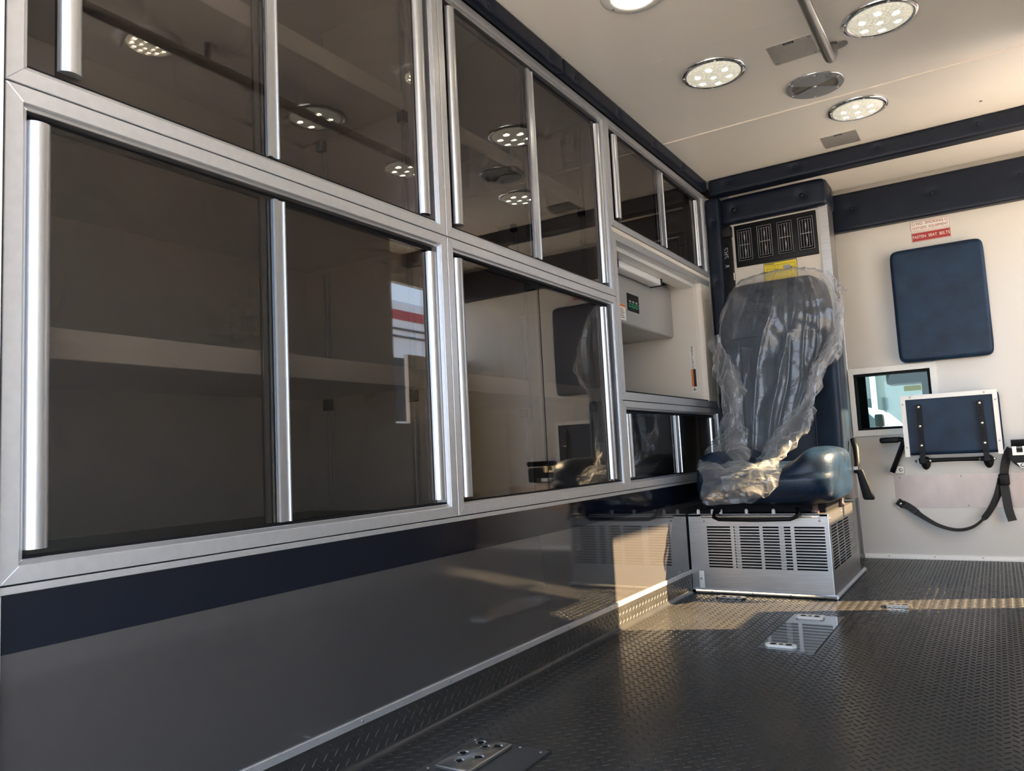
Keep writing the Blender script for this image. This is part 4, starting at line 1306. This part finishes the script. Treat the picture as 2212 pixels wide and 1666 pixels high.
# ------------------------------------------------------------------ ceiling fittings
def chrome_lamp(x, y, label):
    t = thing('dome_lamp', label, 'ceiling lamp', (x, y, H - 0.02), 'round LED dome lamps')
    b = bmesh.new()
    lathe(b, [(0.110, 0), (0.1105, -0.003), (0.107, -0.0075), (0.098, -0.0095), (0.0925, -0.0085), (0.0915, -0.004), (0.0915, 0)], (x, y, H), 'z', 56)
    rim_ = obj('bezel', b, 'chrome', t)
    for k in range(4):
        a = math.radians(20 + 90 * k)
        screw('screw', (x + 0.101 * math.cos(a), y + 0.101 * math.sin(a), H - 0.0085), 'z', 0.0045, 'light_rim', rim_, -0.0025)
    b = bmesh.new()
    lathe(b, [(0.0915, -0.006), (0.085, -0.0115), (0.060, -0.0165), (0.030, -0.0185), (0, -0.019)], (x, y, H), 'z', 48)
    obj('lens', b, 'lens_chrome', t, origin=(x, y, H - 0.010))
chrome_lamp(0.406, 2.617, 'chrome-rimmed dome lamp nearest the cabinets, left of the ceiling plate')
chrome_lamp(0.782, 3.262, 'chrome-rimmed dome lamp beyond the ceiling seam, nearest the navy beam')
chrome_lamp(0.940, 2.600, 'chrome-rimmed dome lamp at the top right, right of the grab rail')
chrome_lamp(0.880, 2.000, 'chrome-rimmed dome lamp seen only mirrored in the near upper cabinet')

def warm_lamp(x, y, label):
    t = thing('dome_lamp', label, 'ceiling lamp', (x, y, H - 0.02), 'round LED dome lamps')
    b = bmesh.new()
    lathe(b, [(0.095, 0), (0.0945, -0.005), (0.088, -0.009), (0.070, -0.011), (0.066, -0.010), (0.066, 0)], (x, y, H), 'z', 48)
    rim_ = obj('bezel', b, 'light_rim', t)
    for k in range(3):
        a = math.radians(40 + 120 * k)
        screw('screw', (x + 0.080 * math.cos(a), y + 0.080 * math.sin(a), H - 0.009), 'z', 0.004, 'screw', rim_, -0.002)
    b = bmesh.new()
    lathe(b, [(0.066, -0.009), (0.050, -0.0125), (0.025, -0.0145), (0, -0.015)], (x, y, H), 'z', 40)
    obj('lens', b, 'lens_warm', t, origin=(x, y, H - 0.010))
warm_lamp(0.365, 2.010, 'warm white-rimmed dome lamp cut off by the top edge of the picture')
warm_lamp(0.910, 1.340, 'warm white-rimmed dome lamp mirrored glowing in the near upper cabinet')

vt = thing('round_vent', 'round grey ceiling vent with two fan-shaped mesh openings', 'vent', (0.682, 2.943, H - 0.01))
b = bmesh.new()
lathe(b, [(0.101, 0), (0.1015, -0.0025), (0.099, -0.004)], (0.682, 2.943, H), 'z', 48)
obj('rim', b, 'chrome', vt)
b = bmesh.new()
# disc with two sector cut-outs built as a polar strip
def disc_pt(r, a): return Vector((0.682 + r * math.cos(a), 2.943 + r * math.sin(a), H - 0.004))
NA = 72
rr_ = [0.012, 0.080, 0.099]
base_a = math.radians(5)
vv = [[b.verts.new(disc_pt(r, base_a + 2 * math.pi * k / NA)) for k in range(NA)] for r in rr_]
ctr = b.verts.new(disc_pt(0, 0))
for k in range(NA):
    j = (k + 1) % NA
    b.faces.new((ctr, vv[0][k], vv[0][j]))
    deg = (k + 0.5) * 360 / NA
    cut = (deg < 32 or deg > 328) or (148 < deg < 212)
    if not cut: b.faces.new((vv[0][k], vv[1][k], vv[1][j], vv[0][j]))
    b.faces.new((vv[1][k], vv[2][k], vv[2][j], vv[1][j]))
gm = bmesh.ops.extrude_face_region(b, geom=b.faces[:])
bmesh.ops.translate(b, verts=[e for e in gm['geom'] if isinstance(e, bmesh.types.BMVert)], vec=(0, 0, -0.003))
bmesh.ops.recalc_face_normals(b, faces=b.faces[:])
obj('disc', b, 'vent_body', vt)
for c_ in (0, 180):
    b = bmesh.new()
    pts = [disc_pt(0.014, base_a + math.radians(c_ + d)) for d in (-25, 25)] + [disc_pt(0.083, base_a + math.radians(c_ + d)) for d in (34, 20, 7, -7, -20, -34)]
    prism(b, [(p.x, p.y) for p in pts], 'z', H - 0.003, H - 0.0015)
    obj('mesh_screen', b, 'mesh_grille', vt)
for k in range(6):
    a = math.radians(40 + 60 * k)
    screw('screw', (0.682 + 0.090 * math.cos(a), 2.943 + 0.090 * math.sin(a), H - 0.007), 'z', 0.004, 'light_rim', vt, -0.002)
screw('hub_screw', (0.682, 2.943, H - 0.007), 'z', 0.006, 'light_rim', vt, -0.003)

def ceil_plate(x0, x1, y0, y1, label):
    t = thing('access_plate', label, 'plate', ((x0 + x1) / 2, (y0 + y1) / 2, H - 0.002), 'stainless ceiling plates')
    box('sheet', x0, x1, y0, y1, H - 0.0018, H, 'ceiling_steel', t)
    cx = (x0 + x1) / 2
    nl = box('name_strip', cx - 0.018, cx + 0.016, y0 + 0.005, y0 + 0.018, H - 0.0022, H - 0.0018, 'ink_black', t)
    for k in range(6):
        box('print_mark', cx - 0.013 + k * 0.0043, cx - 0.0105 + k * 0.0043, y0 + 0.009, y0 + 0.014, H - 0.0024, H - 0.0022, 'ink_grey', nl)
    for x in (x0 + 0.010, x1 - 0.010):
        for y in (y0 + 0.012, y1 - 0.012):
            screw('screw', (x, y, H - 0.0018), 'z', 0.0042, 'screw', t, -0.0018)
ceil_plate(0.599, 0.742, 2.563, 2.704, 'stainless ceiling plate left of the grab rail end')
ceil_plate(0.600, 0.744, 3.480, 3.625, 'stainless ceiling plate close to the navy beam')

gr_ = thing('grab_rail', 'brushed stainless grab rail running along the white ceiling', 'rail', (0.783, 1.7, H - 0.07))
b = bmesh.new()
pts = [(0.783, 0.45, 1.838), (0.783, 1.5, 1.838), (0.783, 2.55, 1.838), (0.783, 2.62, 1.838)]
for k in range(1, 9):
    a = math.pi / 2 * k / 8
    pts.append((0.783 + 0.006 * k / 8, 2.62 + 0.050 * math.sin(a), 1.838 + 0.050 * (1 - math.cos(a))))
pts.append((0.789, 2.67, H - 0.004))
tube(b, pts, 0.0165, 18)
obj('bar', b, 'stainless', gr_)
b = bmesh.new()
prism(b, [(0.789 + 0.045 * math.cos(a) * (1.0 if True else 1), 2.690 + 0.022 * math.sin(a)) for a in [2 * math.pi * k / 24 for k in range(24)]], 'z', H - 0.006, H - 0.0003)
fg = obj('flange', b, 'stainless', gr_)
for x in (0.757, 0.822):
    screw('screw', (x, 2.692, H - 0.006), 'z', 0.0045, 'screw', fg, -0.002)
b = bmesh.new()
tube(b, [(0.783, 1.45, 1.838), (0.783, 1.45, H - 0.001)], 0.010, 10)
obj('hanger', b, 'stainless', gr_)

# ------------------------------------------------------------------ floor fittings
def cyl_hole_block(name, x0, x1, y0, y1, z0, z1, holes, material, parent, seg=16):
    """Solid block with rimmed wells; a flat black disc paints the shade in each."""
    blk = box(name, x0, x1, y0, y1, z0, z1, material, parent, 0.0025, 2)
    for (x, y, r) in holes:
        b = bmesh.new()
        lathe(b, [(r, 0.0006), (r * 0.93, 0.0006), (r * 0.62, -0.0030), (r * 0.60, -0.0045), (0, -0.0045)], (x, y, z1), 'z', seg)
        for v in b.verts: v.co.z = max(v.co.z, z1 + 0.00005 + (0.0006 if (v.co.xy - Vector((x, y))).length > r * 0.9 else 0.0))
        w = obj('hole_rim', b, 'chrome', blk)
        b = bmesh.new()
        lathe(b, [(r * 0.62, 0.0003), (0, 0.0003)], (x, y, z1), 'z', seg)
        obj('hole_shade', b, 'black_mat', w)  # flat black disc painted for the shade of a drilled well
    return blk
p1 = thing('floor_plate', 'dark grey floor plate with a thick drilled steel block, cut by the bottom edge', 'plate', (0.222, 1.28, 0.0))
box('base_plate', 0.128, 0.314, 1.14, 1.4075, 0.0005, 0.0042, 'grey_plate', p1)
for x, y in ((0.140, 1.395), (0.300, 1.395), (0.140, 1.235), (0.300, 1.235), (0.248, 1.400), (0.255, 1.25)):
    screw('screw', (x, y, 0.0042), 'z', 0.0035, 'screw', p1, 0.0012)
cyl_hole_block('drilled_block', 0.156, 0.236, 1.236, 1.389, 0.0042, 0.0135,
               [(0.175, 1.365, 0.0115), (0.218, 1.362, 0.0115), (0.174, 1.305, 0.0115), (0.215, 1.300, 0.0115), (0.190, 1.270, 0.010), (0.196, 1.350, 0.0105)], 'floor_steel', p1)
p2 = thing('floor_plate', 'clear-finished steel floor plate with two cream brackets before the pedestal', 'plate', (0.557, 2.6, 0.0))
box('base_plate', 0.477, 0.638, 2.349, 2.845, 0.0003, 0.0032, 'polished_plate', p2)
def bracket(x0, x1, y0, y1, z0, z1, parent, material):
    bm_ = bmesh.new()
    c = (x1 - x0) * 0.10
    prism(bm_, [(x0, y0 + c), (x0 + c, y0), (x1 - c, y0), (x1, y0 + c), (x1, y1 - c), (x1 - c, y1), (x0 + c, y1), (x0, y1 - c)], 'z', z0, z1)
    o = obj('bracket', bm_, material, parent)
    for k, r in ((0.25, 0.010), (0.5, 0.007), (0.75, 0.010)):
        b_ = bmesh.new()
        lathe(b_, [(r, 0.0004), (0, 0.0004)], (x0 + (x1 - x0) * k, (y0 + y1) / 2, z1), 'z', 14)
        obj('hole_shade', b_, 'black_mat', o)  # black disc carries the shade of a bolt opening
    return o
bracket(0.493, 0.582, 2.372, 2.402, 0.0032, 0.0095, p2, 'light_rim')
bracket(0.494, 0.582, 2.775, 2.822, 0.0032, 0.0095, p2, 'light_rim')
t = thing('floor_anchor', 'small flat metal anchor on the floor close to the pedestal', 'anchor', (0.185, 3.07, 0.0), 'flat metal floor anchors')
bracket(0.130, 0.245, 3.052, 3.092, 0.0012, 0.006, t, 'floor_steel')
t = thing('floor_anchor', 'small flat metal anchor on the floor in the sunlit strip', 'anchor', (0.78, 3.075, 0.0), 'flat metal floor anchors')
bracket(0.735, 0.822, 3.055, 3.110, 0.0012, 0.010, t, 'floor_steel')
